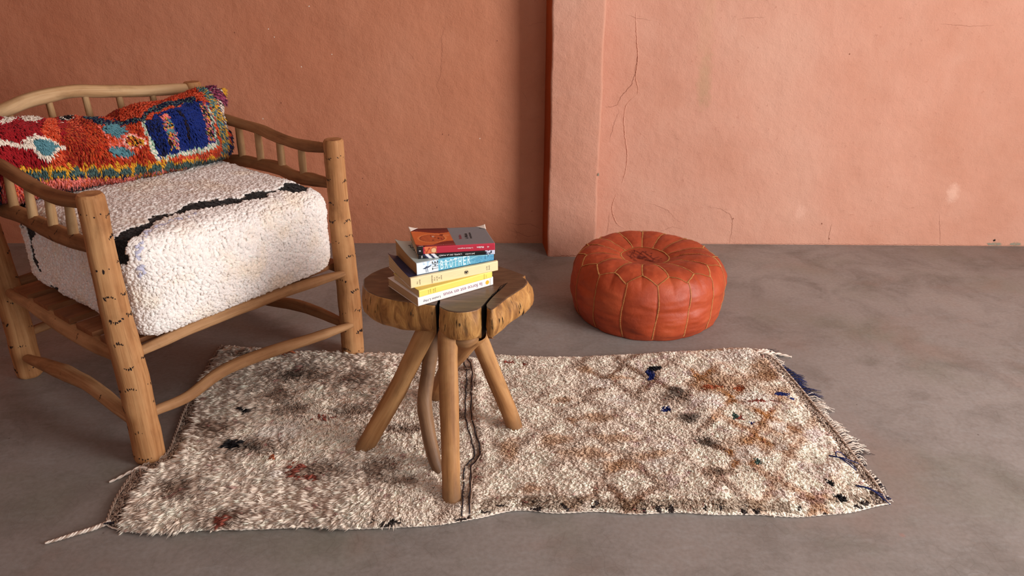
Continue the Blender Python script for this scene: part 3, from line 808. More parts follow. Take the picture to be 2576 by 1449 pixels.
cRED, cDRED, cORG, cCOR, cTER = (152, 20, 28), (148, 34, 20), (190, 60, 26), (214, 94, 60), (178, 74, 36)
cBLU, cNAV, cTEAL, cGRN, cYEL, cPNK, cWHT, cBLK, cMAG = (18, 38, 108), (20, 24, 58), (86, 132, 142), (78, 104, 100), (216, 158, 44), (232, 128, 118), (232, 216, 200), (38, 20, 20), (160, 74, 104)


def rag_colour(p):
    A = np.column_stack([p, np.ones(len(p))]); U = A @ CU; T = A @ CT
    U = U + 3.5 * vnoise(p, 90, 1); T = T + 4 * vnoise(p, 90, 2); n = len(p)
    Q = np.stack([U, T], 1); c = np.zeros((n, 3)); rnd = RNG.random(n)

    def fill(m, *cs):
        k = np.clip((rnd * len(cs)).astype(int), 0, len(cs) - 1)
        c[m] = np.array([lin(x)[:3] for x in cs])[k][m]
    fill(np.ones(n, bool), cORG, cTER, cORG)
    fill(U < 290, cDRED, cDRED, cTER); fill(U < 160, cRED, cDRED, cRED); fill((U < 130), cRED)
    fill(U < 0, cRED, cDRED)
    fill((U > 290) & (T < 330), cORG, cORG, cCOR)
    fill(in_poly(Q, [(105, 300), (150, 318), (200, 340), (190, 300), (140, 285), (80, 285)]), cDRED, cCOR)
    fill(in_poly(Q, [(118, 312), (140, 318), (152, 345), (170, 440), (140, 440), (128, 365), (105, 338)]), cCOR, cORG)
    fill(in_poly(Q, [(245, 300), (340, 330), (385, 400), (385, 445), (250, 445), (225, 400), (200, 330)]), cORG, cTER, cDRED)
    fill(in_poly(Q, [(222, 312), (262, 318), (300, 340), (345, 360), (330, 405), (270, 395), (250, 350)]), cCOR, cORG, cPNK)
    # white zigzags at the red end
    for poly, wd in [([(-20, 345), (0, 333), (30, 318), (60, 312), (90, 318), (125, 305), (150, 300)], 4), ([(-20, 350), (0, 360), (30, 362), (60, 366), (82, 372)], 5), ([(20, 282), (45, 288), (70, 300)], 4), ([(-10, 290), (15, 290)], 4)]:
        d, t = seg_dist(Q, poly); fill(d < wd, cWHT)
    fill(in_poly(Q, [(72, 358), (95, 342), (135, 355), (165, 368), (150, 385), (128, 402), (105, 388), (88, 372)]), cWHT)
    fill(in_poly(Q, [(90, 358), (110, 352), (138, 362), (150, 370), (138, 380), (124, 392), (108, 378)]), cTEAL)
    fill(in_poly(Q, [(48, 280), (90, 284), (98, 294), (72, 298), (52, 292)]), cTEAL)
    fill(in_poly(Q, [(132, 300), (150, 300), (178, 312), (170, 320), (150, 322), (135, 310)]), cWHT, cBLK); fill(in_poly(Q, [(148, 302), (166, 306), (174, 318), (156, 318)]), cBLK)
    # motif on the top of the middle
    fill(in_poly(Q, [(198, 288), (235, 278), (270, 285), (262, 306), (225, 304)]), cYEL, cBLK, cWHT, cNAV, cTEAL)
    fill(in_poly(Q, [(160, 290), (200, 288), (255, 308), (250, 318), (200, 304)]), cORG, cCOR)
    for poly, wd in [([(200, 309), (235, 318), (262, 322), (300, 320), (340, 308), (360, 292), (400, 276), (450, 266), (478, 260)], 4.5)]:
        d, t = seg_dist(Q, poly); fill(d < wd, cNAV, cNAV, cGRN)
    fill(in_poly(Q, [(243, 330), (262, 323), (300, 328), (306, 342), (282, 350), (252, 342)]), cTEAL)
    fill(in_poly(Q, [(262, 375), (290, 370), (325, 382), (326, 396), (290, 396), (266, 388)]), cTEAL)
    fill(in_poly(Q, [(292, 352), (315, 343), (352, 352), (356, 366), (330, 378), (300, 368)]), cWHT, cPNK)
    fill(in_poly(Q, [(300, 352), (318, 347), (350, 356), (345, 368), (322, 372), (305, 362)]), cBLK, cYEL, cTER)
    # blue field with its stripes and edge
    fill(in_poly(Q, [(340, 312), (352, 308), (390, 395), (545, 362), (552, 368), (545, 376), (385, 408), (372, 396)]), (200, 208, 190), cWHT, (150, 186, 160))
    fill(in_poly(Q, [(348, 314), (392, 290), (480, 262), (520, 266), (532, 300), (546, 364), (388, 398), (380, 372)]), cBLU)
    fill(in_poly(Q, [(348, 314), (366, 305), (384, 300), (400, 360), (414, 392), (388, 398), (376, 360)]), cNAV, cBLU)
    d, t = seg_dist(Q, [(436, 288), (450, 300), (462, 325), (470, 362)]); fill(d < 3.2, cNAV, cBLK)
    fill(in_poly(Q, [(386, 298), (410, 294), (424, 318), (436, 350), (438, 378), (418, 380), (412, 350), (398, 322)]), cYEL, cPNK, cBLK, cTEAL, cMAG)
    fill(in_poly(Q, [(390, 298), (408, 295), (412, 304), (394, 305)]), cPNK); fill(in_poly(Q, [(404, 326), (426, 326), (428, 338), (408, 340)]), cTEAL)
    fill(in_poly(Q, [(494, 268), (514, 268), (528, 310), (540, 360), (520, 366), (512, 330)]), cPNK, cYEL, cMAG, cNAV, cGRN, cBLK)
    d, t = seg_dist(Q, [(518, 272), (530, 310), (542, 350), (550, 364)]); fill(d < 4, (196, 206, 186), cGRN)
    # bands round the right end
    fill(in_poly(Q, [(384, 408), (552, 376), (560, 388), (520, 400), (400, 425)]), cORG, cCOR, cORG)
    d, t = seg_dist(Q, [(478, 222), (505, 228), (530, 262), (548, 300), (562, 345), (566, 385)]); fill((d < 8) & (T < 400), cORG, cTER)
    d, t = seg_dist(Q, [(478, 218), (504, 230), (532, 264), (550, 302), (566, 350), (572, 392)]); fill(d < 11, cGRN, cYEL, cGRN, cTEAL)
    d, t = seg_dist(Q, [(546, 276), (562, 310), (576, 345), (582, 380), (575, 405)]); fill(d < 7, cYEL, cYEL, cGRN, cBLU)
    fill((U > 588) & (T > 265), cBLU, cNAV)
    # zigzag border and the pink band along the bottom
    zz = 428 - (U - 60) * .006 - np.clip(U - 300, 0, 400) * .075
    tri = 9 * np.abs(((U / 38) % 1) * 2 - 1)
    m = (T > zz - 2 - tri) & (T < zz + 14) & (U > 60); fill(m, cGRN, (58, 84, 84), cGRN)
    m = (np.abs(T - (zz - 2 - tri)) < 2.6) & (U > 60); fill(m, cYEL)
    m = (np.abs(T - (zz + 14)) < 3) & (U > 60) & (U < 350); fill(m, cNAV, cYEL)
    m = (np.abs(((U / 38) % 1) - .5) < .1) & (T > zz - 18) & (T < zz + 8) & (U > 110) & (U < 420); fill(m, cYEL)
    fill((T > zz + 17) & (U < 330), cPNK, cPNK, cCOR); fill((T > zz + 12) & (U >= 330), cORG, cYEL, cPNK, cGRN)
    fill((T > zz + 36), cBLK, (90, 16, 18), cPNK)
    d, t = seg_dist(Q, [(-30, 470), (40, 470), (60, 500)]); fill((d < 40) & (U < 60) & (T > 455), cBLK, cNAV)
    fill((U < 105) & (U > 30) & (T > 440), cPNK, cCOR, (190, 50, 50))
    # back cloth seen at the upper right corner: cream with dark stripes, maroon and yellow wool
    back = in_poly(Q, [(498, 214), (524, 196), (605, 190), (605, 345), (578, 340), (562, 300), (546, 264), (526, 238)])
    st = np.sin((p[:, 2] * .8 + p[:, 0] * .6) * 700) > .45
    fill(back, cWHT); fill(back & st, (60, 40, 38))
    mar = back & (np.abs(T - (U - 500) * .42 - 222) < 11); fill(mar, (110, 30, 60), cMAG, (70, 20, 40))
    top_ = in_poly(Q, [(540, 170), (610, 170), (610, 262), (582, 262), (572, 226), (548, 214)]); fill(top_, cYEL, (180, 130, 40))
    back = back & ~mar & ~top_
    return c, U, T, back


ns, na = 420, 170
s_, a_ = np.meshgrid(np.linspace(0, 1, ns), np.linspace(0, 2 * PI, na, endpoint=False), indexing='ij'); s_, a_ = s_.ravel(), a_.ravel()
bp = pillow_pos(s_, a_); bcol, _, _, _ = rag_colour(bp - np.array([[0, .003, .0130]])); idx = np.arange(ns * na).reshape(ns, na)
i2 = np.roll(idx, -1, axis=1); q4 = np.stack([idx[:-1].ravel(), idx[1:].ravel(), i2[1:].ravel(), i2[:-1].ravel()], 1); BF = np.vstack([q4[:, [0, 1, 2]], q4[:, [0, 2, 3]]])
c0 = len(bp); bp = np.vstack([bp, bp[idx[0]].mean(0), bp[idx[-1]].mean(0)]); bcol = np.vstack([bcol, bcol[:1], bcol[-1:]])
BF = np.vstack([BF, np.stack([idx[0], i2[0], np.full(na, c0)], 1), np.stack([i2[-1], idx[-1], np.full(na, c0 + 1)], 1)])
NTF = 34000
sx = RNG.random(NTF * 3); aa = RNG.uniform(-PI * .55, PI * .80, NTF * 3)
# even density: accept by local area
Xs = np.interp(sx, np.linspace(0, 1, len(ST)), ST[:, 0]); dX = np.gradient(ST[:, 0]); acc = np.interp(sx, np.linspace(0, 1, len(ST)), dX) / dX.max()
keep = RNG.random(NTF * 3) < acc; sx, aa = sx[keep][:NTF], aa[keep][:NTF]
tp = pillow_pos(sx, aa); tn = pillow_nrm(sx, aa); tc, tU, tT, tback = rag_colour(tp - np.array([[0, .003, .0130]]))
pn = pillow_pos(sx, aa - .05) - tp; down = unit(pn)
D = unit(tn * .9 + down * .55 + RNG.normal(scale=.22, size=tp.shape)); B = down * .35 + np.array([0, 0, -.25]) + RNG.normal(scale=.12, size=tp.shape)
B = B - tn * np.minimum(np.sum(B * tn, 1), 0)[:, None] * .6
L = RNG.uniform(.0075, .0125, len(tp)) * np.where(tU > 470, 1.35, 1.0) * np.where(tback, .12, 1.0)
L = L * np.where((tU > 345) & (tU < 545) & (tT > 265) & (tT < 395), .75, 1)
Wd = RNG.uniform(.0017, .0028, len(tp))
tc = tc * (1 + RNG.normal(scale=.12, size=(len(tp), 1)))
V_, F_, C_ = tuft_arrays(tp - tn * .002, D, B, L, Wd, np.clip(tc, 0, .9), sides=4, segs=3, tip=.45)
bp[:c0] -= pillow_nrm(s_, a_) * .005
bgn = np.vstack([pillow_nrm(s_, a_), [[-1, 0, 0], [1, 0, 0]]])
me = mesh_np('rag_pillow', np.vstack([bp, V_]), np.vstack([BF, F_ + len(bp)]), gn=np.vstack([bgn, np.repeat(tn, len(V_) // len(tp), axis=0)]), cols=np.vstack([np.clip(bcol * .9, 0, 1), C_]), mats=[M_WOOL])
pil = link('rag_pillow', me); pil.location = chair.location; pil.rotation_euler = (0, 0, ANG)
tag(pil, 'long shaggy lumbar pillow in red, orange and royal blue rag pile against the chair back', 'pillow')

# ------------------------------------------------------------------ rug
RN = [(-0.935, 1.396), (-0.897, 1.38), (-0.801, 1.368), (-0.715, 1.378), (-0.589, 1.381), (-0.463, 1.388), (-0.38, 1.382), (-0.263, 1.388), (-0.172, 1.396), (-0.081, 1.418), (0.011, 1.446), (0.105, 1.436), (0.199, 1.442), (0.291, 1.433), (0.386, 1.439), (0.477, 1.431), (0.57, 1.431), (0.661, 1.423), (0.738, 1.431), (0.797, 1.439), (0.863, 1.46), (0.903, 1.47)]
RF = [(-0.964, 2.255), (-0.921, 2.252), (-0.851, 2.238), (-0.784, 2.233), (-0.714, 2.216), (-0.636, 2.216), (-0.504, 2.206), (-0.373, 2.198), (-0.242, 2.179), (-0.113, 2.171), (-0.068, 2.19), (-0.03, 2.19), (0.028, 2.179), (0.144, 2.177), (0.273, 2.182), (0.403, 2.195), (0.536, 2.211), (0.67, 2.227), (0.751, 2.238), (0.807, 2.227)]
RL = [(-0.935, 1.396), (-0.951, 1.474), (-0.955, 1.541), (-0.95, 1.601), (-0.905, 1.655), (-0.915, 1.743), (-0.935, 1.85), (-0.95, 1.978), (-0.961, 2.108), (-0.968, 2.198), (-0.964, 2.255)]
RR = [(0.903, 1.47), (0.906, 1.549), (0.9, 1.629), (0.895, 1.734), (0.883, 1.881), (0.869, 2.024), (0.853, 2.146), (0.832, 2.203), (0.807, 2.227)]


def curve2(P):
    C = catmull([(x, y, 0) for x, y in P], 400)[:, :2]
    return lambda t: np.stack([np.interp(t, np.linspace(0, 1, 400), C[:, 0]), np.interp(t, np.linspace(0, 1, 400), C[:, 1])], 1)


cN, cF, cL, cR = map(curve2, (RN, RF, RL, RR))
P00, P10, P01, P11 = [np.array(x) for x in (RN[0], RN[-1], RF[0], RF[-1])]


def coons(s, t):
    s1, t1 = s[:, None], t[:, None]
    return (1 - t1) * cN(s) + t1 * cF(s) + (1 - s1) * cL(t) + s1 * cR(t) - ((1 - s1) * (1 - t1) * P00 + s1 * (1 - t1) * P10 + (1 - s1) * t1 * P01 + s1 * t1 * P11)


def rug_h(s, t, xy):
    p = np.column_stack([xy, np.zeros(len(xy))])
    h = .0075 + .0045 * fbm(p, 6, 41) + .0035 * vnoise(p, 16, 44) + .0028 * vnoise(p, 34, 45)
    edge = np.minimum(np.minimum(t, 1 - t) * .8, np.minimum(s, 1 - s) * 1.8)
    h = h + .010 * np.exp(-((s - .463) / .010) ** 2) * (.35 + .65 * t) * (1 - .5 * t * 0)
    h = h * np.clip(edge / .03, .35, 1)
    return np.maximum(h, .0025)


BLB = [(-0.652, 2.071, 0.105, 0.054), (-0.691, 1.945, 0.059, 0.049), (-0.686, 1.698, 0.085, 0.051), (-0.816, 1.518, 0.068, 0.038), (-0.499, 1.58, 0.09, 0.041), (-0.644, 1.412, 0.051, 0.025), (-0.497, 2.035, 0.073, 0.043), (-0.799, 1.781, 0.077, 0.035), (-0.622, 1.86, 0.057, 0.037), (-0.44, 1.86, 0.068, 0.029), (-0.333, 1.605, 0.051, 0.042), (-0.284, 1.549, 0.049, 0.022), (-0.731, 2.185, 0.039, 0.024), (-0.86, 2.185, 0.052, 0.027), (-0.335, 1.762, 0.076, 0.019), (-0.272, 1.781, 0.033, 0.019), (-0.155, 1.84, 0.045, 0.024), (-0.129, 1.989, 0.03, 0.046), (-0.147, 2.095, 0.037, 0.025), (-0.087, 1.549, 0.014, 0.039), (-0.092, 1.446, 0.013, 0.02), (-.085, 1.62, .022, .10), (-.10, 1.47, .03, .03), (0.48, 1.923, 0.052, 0.066), (0.502, 1.81, 0.028, 0.028), (0.533, 1.707, 0.032, 0.025)]
TAN = [(0.642, 2.012, 0.097, 0.052), (0.586, 1.978, 0.036, 0.027), (0.731, 1.762, 0.065, 0.048), (0.782, 2.035, 0.049, 0.038), (0.789, 1.945, 0.035, 0.045), (0.645, 1.689, 0.074, 0.039), (0.511, 1.572, 0.035, 0.029), (0.237, 1.82, 0.056, 0.02), (0.119, 1.707, 0.053, 0.022), (0.281, 1.725, 0.064, 0.022), (0.365, 1.655, 0.062, 0.021), (0.199, 1.655, 0.062, 0.024), (0.06, 1.511, 0.039, 0.018), (0.276, 1.605, 0.051, 0.02), (0.726, 1.474, 0.057, 0.017), (0.872, 1.82, 0.022, 0.05), (0.238, 2.083, 0.031, 0.02), (0.331, 2.035, 0.037, 0.021), (0.154, 1.923, 0.035, 0.017), (0.18, 1.81, 0.017, 0.016), (0.002, 1.655, 0.026, 0.052), (.62, 2.23, .2, .02), (.80, 2.10, .03, .10)]
CRM = [(0.72, 2.171, 0.077, 0.037), (0.713, 1.923, 0.058, 0.044), (0.256, 2.012, 0.036, 0.023), (0.737, 1.781, 0.027, 0.029), (0.816, 1.725, 0.03, 0.037), (0.713, 1.672, 0.019, 0.017), (0.604, 1.655, 0.036, 0.031), (0.413, 1.689, 0.032, 0.021), (0.37, 1.621, 0.036, 0.023), (0.777, 1.588, 0.06, 0.029), (-0.618, 1.762, 0.065, 0.03), (0.315, 1.912, 0.046, 0.026), (0.568, 1.902, 0.058, 0.043), (-0.585, 1.565, 0.022, 0.019)]
SPOT = [((20, 34, 100), [(0.426, 2.059, 0.012, 0.034), (0.445, 1.86, 0.016, 0.01), (0.795, 1.945, 0.021, 0.009), (0.811, 1.921, 0.008, 0.006), (0.667, 1.804, 0.007, 0.004)]),
        ((22, 20, 24), [(-0.732, 1.695, 0.021, 0.018), (-0.734, 1.856, 0.015, 0.012), (0.447, 2.088, 0.02, 0.017), (0.789, 1.479, 0.015, 0.013), (0.781, 1.534, 0.008, 0.008)]),
        ((158, 84, 68), [(-0.004, 2.133, 0.018, 0.008), (0.038, 2.12, 0.008, 0.008), (-0.531, 1.588, 0.022, 0.016), (-0.494, 1.557, 0.04, 0.005), (-0.651, 1.405, 0.013, 0.016), (-0.524, 1.83, 0.034, 0.006), (0.641, 1.83, 0.011, 0.012), (0.721, 1.912, 0.035, 0.006)]),
        ((176, 96, 60), [(-0.557, 1.629, 0.01, 0.008), (-0.618, 1.646, 0.01, 0.01), (-0.717, 2.203, 0.023, 0.021), (0.681, 1.978, 0.019, 0.014), (.60, 1.985, .03, .012)]),
        ((70, 92, 84), [(0.631, 1.836, 0.011, 0.01), (0.63, 1.621, 0.012, 0.013)])]


def rug_colour(s, t, xy):
    n = len(xy); p = np.column_stack([xy, np.zeros(n)])
    J = lambda c: np.array(lin(c))[:3]
    wx = xy + np.stack([.022 * fbm(p, 11, 51), .022 * fbm(p, 11, 52)], 1)
    c = np.tile(J((252, 238, 221)), (n, 1))
    amt = np.clip(fbm(p, 5, 53, 4) * 1.6, 0, 1)[:, None] * .22; c = c * (1 - amt) + J((214, 194, 180)) * amt
    # faded diamond lattice
    u = (wx[:, 0] * 1.0 + wx[:, 1] * .75) / .145; v = (wx[:, 0] * 1.0 - wx[:, 1] * .75) / .145
    lat = np.minimum(np.abs((u % 1) - .5), np.abs((v % 1) - .5)) * 2; right = np.clip((xy[:, 0] + .1) / .25, 0, 1)
    la = (np.clip(.30 - lat, 0, .22) / .22 * np.clip(.55 + fbm(p, 7, 61) * 1.1, 0, 1) * (.50 + .55 * right))[:, None]
    lc = np.where((xy[:, 0] > .56)[:, None], J((190, 138, 92)), J((168, 136, 114))); c = c * (1 - la) + lc * la

    def blob(lst, colr, strength, c, soft=.5):
        for (x, y, a, b) in lst:
            d = np.sqrt(((wx[:, 0] - x) / a) ** 2 + ((wx[:, 1] - y) / b) ** 2) + .35 * vnoise(p, 45, 7)
            m = (np.clip((1.25 - d) / soft, 0, 1) * strength)[:, None]; c = c * (1 - m) + J(colr) * m
        return c
    c = blob(BLB, (134, 104, 84), .80, c, .8); c = blob(TAN, (190, 146, 106), .72, c, .7); c = blob(CRM, (246, 234, 222), .9, c)
    c = blob([(.48, 1.95, .02, .05), (.502, 1.81, .02, .02), (.533, 1.707, .022, .02), (.511, 1.572, .03, .02), (-.652, 2.071, .05, .02), (-.70, 1.69, .04, .02), (.05, 1.46, .02, .012)], (92, 82, 74), .7, c)
    # dark wool mixed into the near border, speckled dye
    m = (t < .055) & (s > .47) & (t > .012) & (fbm(p, 22, 71) > -.25); k = (m * .62)[:, None]; c = c * (1 - k) + J((140, 112, 84)) * k
    m = (t < .03) & (vnoise(p, 90, 72) > .55) & (s > .3); c[m] = J((60, 50, 48))
    m = (vnoise(p, 150, 73) > .86); c[m] = c[m] * .45 + J((150, 70, 70)) * .55
    m = (fbm(p, 30, 74) > .42) & (xy[:, 0] > .3); c[m] = c[m] * .75 + J((170, 120, 140)) * .25
    for colr, lst in SPOT:
        for (x, y, a, b) in lst:
            q = xy + np.stack([.004 * vnoise(p, 120, 5), .004 * vnoise(p, 120, 6)], 1)
            m = ((q[:, 0] - x) / a) ** 2 + ((q[:, 1] - y) / b) ** 2 < 1; c[m] = J(colr)
    return c


# woven base
ns, nt = 360, 160
s_, t_ = np.meshgrid(np.linspace(0, 1, ns), np.linspace(0, 1, nt), indexing='ij'); s_, t_ = s_.ravel(), t_.ravel(); xy = coons(s_, t_)
hz = rug_h(s_, t_, xy); base_c = rug_colour(s_, t_, xy) * 1.0
band = (s_ < .022) | (s_ > .977); wv = np.array(lin((158, 138, 122)))[:3]; base_c[band] = wv
wn = vnoise(np.column_stack([xy, np.zeros(len(xy))]), 260, 3) > .25; base_c[band & wn] = np.array(lin((78, 64, 58)))[:3]
topv = np.column_stack([xy, hz + (.0030 + .0015 * np.clip((.42 - s_) / .12, 0, 1)) * np.clip(np.minimum(np.minimum(t_, 1 - t_) / .02, np.minimum(s_ - .03, .97 - s_) / .01), 0, 1)]); botv = np.column_stack([xy, np.full(len(xy), .0006)])
idx = np.arange(ns * nt).reshape(ns, nt); q4 = np.stack([idx[:-1, :-1].ravel(), idx[1:, :-1].ravel(), idx[1:, 1:].ravel(), idx[:-1, 1:].ravel()], 1)
tf = np.vstack([q4[:, [0, 1, 2]], q4[:, [0, 2, 3]]]); bd = np.concatenate([idx[:, 0], idx[-1, 1:], idx[::-1, -1][1:], idx[0, ::-1][1:]]); N0 = ns * nt
sf = np.vstack([np.stack([bd[:-1], bd[1:], bd[1:] + N0], 1)[:, [1, 0, 2]], np.stack([bd[:-1], bd[1:] + N0, bd[:-1] + N0], 1)[:, [1, 0, 2]]])
RV = [np.vstack([topv, botv])]; RFc = [np.vstack([tf, sf])]; RC = [np.vstack([base_c, base_c])]; off = 2 * N0
# pile: jittered rows of tied locks, each lock made of a few finer strands
nr, nc = 300, 150
r_, c_ = np.meshgrid((np.arange(nr) + .5) / nr, (np.arange(nc) + .5) / nc, indexing='ij'); s0 = r_.ravel() + RNG.uniform(-.42, .42, r_.size) / nr; t0 = c_.ravel() + RNG.uniform(-.42, .42, r_.size) / nc
s0 = np.clip(s0, .0, 1); t0 = np.clip(t0, .002, .998)
gap = (np.abs(s0 - .4545 - .004 * np.sin(t0 * 9)) < .0040) | (np.abs(s0 - .4445 - .004 * np.sin(t0 * 9)) < .0022)
keep = (s0 > .012 + .022 * np.clip((.75 - t0) / .2, 0, 1)) & (s0 < .974) & ~gap; s0, t0 = s0[keep], t0[keep]; xy = coons(s0, t0)
cc = rug_colour(s0, t0, xy) * (1 + RNG.normal(scale=.05, size=(len(s0), 1))); p3 = np.column_stack([xy, np.zeros(len(xy))])
lft = np.clip((.42 - s0) / .12, 0, 1)
ang = -1.95 + .9 * fbm(p3, 3.5, 81) + .5 * lft * fbm(p3, 9, 82) - .25 * lft
lean = np.stack([np.cos(ang), np.sin(ang), np.zeros(len(ang))], 1)
# wool clumps: every lock bends towards the nearest clump centre
CS, CT_ = 74, 32; best = np.full(len(s0), 1e9); cen = xy.copy(); gs, gt = np.floor(s0 * CS).astype(int), np.floor(t0 * CT_).astype(int)
for di in (-1, 0, 1):
    for dj_ in (-1, 0, 1):
        i_, j_ = gs + di, gt + dj_; cs_ = np.clip((i_ + .15 + .7 * hash3(i_, j_, i_ * 0, 3)) / CS, 0, 1); ct_ = np.clip((j_ + .15 + .7 * hash3(i_, j_, i_ * 0, 9)) / CT_, 0, 1)
        dd_ = ((s0 - cs_) * 1.85) ** 2 + ((t0 - ct_) * .8) ** 2; m_ = dd_ < best; best[m_] = dd_[m_]; cxy = xy + np.stack([(cs_ - s0) * 1.85, (ct_ - t0) * .8], 1); cen[m_] = cxy[m_]
pull = np.column_stack([cen - xy, np.zeros(len(s0))])
edge = np.clip(np.minimum(np.minimum(t0, 1 - t0) / .02, np.minimum(s0, 1 - s0) / .02), .45, 1)
LL = (.0115 + .0125 * lft) * RNG.uniform(.75, 1.25, len(s0)) * edge
low = np.exp(-((s0 - .45) / .03) ** 2); LL = LL * (1 - .25 * low)
n = len(s0); D0 = unit(np.array([[0, 0, .75]]) + lean * (.55 + .35 * lft)[:, None] + RNG.normal(scale=.20, size=(n, 3))); B0 = lean * .40 + np.array([[0, 0, -.22]]) + RNG.normal(scale=.10, size=(n, 3)) + pull / LL[:, None] * (.22 + .38 * lft)[:, None]
for j in range(5):
    n = len(s0); dj = RNG.normal(scale=.0021, size=(n,)); dk = RNG.normal(scale=.0021, size=(n,))
    P = np.column_stack([xy[:, 0] + dj, xy[:, 1] + dk, rug_h(s0, t0, xy) + .0022])
    D = unit(D0 + RNG.normal(scale=.09, size=(n, 3)))
    B = B0 + RNG.normal(scale=.04, size=(n, 3))
    V_, F_, C_ = tuft_arrays(P, D, B, LL * RNG.uniform(.8, 1.1, n), RNG.uniform(.0021, .0034, n), np.clip(cc * (1 + RNG.normal(scale=.03, size=(n, 1))), 0, .95), sides=3, segs=3, tip=.4)
    RV.append(V_); RFc.append(F_ + off); RC.append(C_); off += len(V_)
def rug_n(s, t, xy):
    e = .006; h0 = rug_h(s, t, xy); hx = rug_h(s, t, xy + np.array([[e, 0]])) - h0; hy = rug_h(s, t, xy + np.array([[0, e]])) - h0
    return unit(np.column_stack([-hx / e * 1.6, -hy / e * 1.6, np.ones(len(s))]))


gb = rug_n(np.tile(s_, 2), np.tile(t_, 2), coons(np.tile(s_, 2), np.tile(t_, 2))); gt_ = np.repeat(rug_n(s0, t0, xy), 10, axis=0)
me = mesh_np('shag_rug', np.vstack(RV), np.vstack(RFc), gn=np.vstack([gb] + [gt_] * 5), cols=np.vstack(RC), mats=[M_WOOL])
rug = empty('shag_rug', (0, 1.8, 0)); tag(rug, 'cream and brown shaggy wool rug lying crooked on the concrete floor', 'rug')
o = link('pile', me, rug); o.location = (0, -1.8, 0); tag(o, kind='stuff')


def yarn_geo(g, pts, r0, r1, m=0, sides=5, n=14, flat=.7):
    C = catmull(pts, n); T = np.gradient(C, axis=0); T = unit(T); V = []; F = []
    for i in range(n):
        a = np.cross(T[i], (0, 0, 1.)); a /= max(np.linalg.norm(a), 1e-6); b = np.cross(T[i], a); r = r0 + (r1 - r0) * i / (n - 1)
        for k in range(sides): w_ = 2 * PI * k / sides; V.append(C[i] + a * math.cos(w_) * r + b * math.sin(w_) * r * flat)
        if i:
            for k in range(sides): F.append(((i - 1) * sides + k, (i - 1) * sides + (k + 1) % sides, i * sides + (k + 1) % sides, i * sides + k))
    F += [tuple(range(sides - 1, -1, -1)), tuple((n - 1) * sides + k for k in range(sides))]
    g.add(V, F, m)


M_YCREAM = flat_mat('cream_yarn', (224, 210, 196), .85); M_YBLUE = flat_mat('blue_yarn', (22, 32, 82), .85); M_YBLACK = flat_mat('black_yarn', (42, 36, 42), .85); M_YTAUPE = flat_mat('taupe_yarn', (168, 146, 130), .85)
RY = [M_YCREAM, M_YBLUE, M_YBLACK, M_YTAUPE]
def ncol_(c): return np.array(lin(c))[:3]


# fringe on the right end
g = Geo(); rnd = random.Random(5)
for k in range(360):
    t = k / 360; t = min(max(t + rnd.uniform(-.004, .004), 0), .99); p = cR(np.array([t]))[0]
    clump = vnoise(np.array([[t * 26, 0, 0]]), 1, 4)[0]
    if clump < -.35 and rnd.random() < .8: continue
    ln = (.010 + .034 * max(0, clump + .2)) * rnd.uniform(.45, 1.3)
    if .62 < t < .84: m = 1 if rnd.random() < .72 else 2; ln *= .85
    elif t > .95: m = 2 if rnd.random() < .75 else 0; ln *= 1.2
    elif t < .28: m = 2 if rnd.random() < .45 else 0
    else: m = 0 if rnd.random() < .8 else (2 if rnd.random() < .6 else 3)
    a = .05 + rnd.uniform(-.6, .6) - .25 * clump + (.3 if t < .5 else 0); dx, dy = math.cos(a), math.sin(a) * .8
    q = [(p[0] - .006, p[1] - 1.8, .005), (p[0] + dx * ln * .4, p[1] - 1.8 + dy * ln * .4, .007 + rnd.uniform(0, .004)), (p[0] + dx * ln * .75, p[1] - 1.8 + dy * ln * .75 + rnd.uniform(-.004, .004), .0035), (p[0] + dx * ln, p[1] - 1.8 + dy * ln + rnd.uniform(-.008, .008), .002)]
    yarn_geo(g, q, .0016, .0008, m, 4, 8)
o = g.build('fringe', RY, rug, rest=False); tag(o, 'cream, blue and black loose yarn fringe', kind='stuff')
# small slanted stitches of the flat woven end bands
sb = np.concatenate([RNG.uniform(.001, .038, 5200), RNG.uniform(.968, .999, 3600)]); tb = RNG.uniform(.003, .997, len(sb)); tb = np.round(tb * 190) / 190 + .0012 * (np.round(sb * 400) % 2)
tb = np.clip(tb, .002, .998); xb = coons(sb, tb); nb_ = len(sb); pb = np.column_stack([xb, rug_h(sb, tb, xb) + .0008]); pb[:, 1] -= 1.8
Db = unit(np.column_stack([np.where(np.round(tb * 190) % 2 > 0, 1, -1) * .5, np.full(nb_, 1.0), np.full(nb_, .12)]) + RNG.normal(scale=.12, size=(nb_, 3)))
cb = np.where((RNG.random(nb_) < .22)[:, None], ncol_((84, 70, 64)), np.where((RNG.random(nb_) < .45)[:, None], ncol_((214, 198, 182)), ncol_((170, 150, 134))))
V_, F_, C_ = tuft_arrays(pb, Db, np.tile(np.array([[0, 0, -.10]]), (nb_, 1)), np.full(nb_, .0075), np.full(nb_, .0017), cb, sides=4, segs=3, tip=.6)
o = link('woven_end_band', mesh_np('woven_end_band', V_, F_, cols=C_, mats=[M_WEAVE]), rug); tag(o, 'flat woven band of taupe and cream stitches', kind='stuff')
# dark yarn lines of the seam across the middle
tt = np.linspace(.01, .99, 300); g = Geo()
for k, (sc_, m_) in enumerate(((.4535, 2), (.4558, 3), (.4448, 2))):
    ss2 = sc_ + .004 * np.sin(tt * 9) + .0006 * np.sin(tt * 70 + k * 2); q = coons(ss2, tt); hh_ = rug_h(ss2, tt, q) + .0085 + .002 * np.sin(tt * 90 + k)
    yarn_geo(g, [(a, b - 1.8, c) for (a, b), c in zip(q, hh_)], .0017, .0017, m_, 5, 400, 1)
o = g.build('seam_yarn', RY, rug, rest=False); tag(o, 'dark yarn lines of the cross seam', kind='stuff')
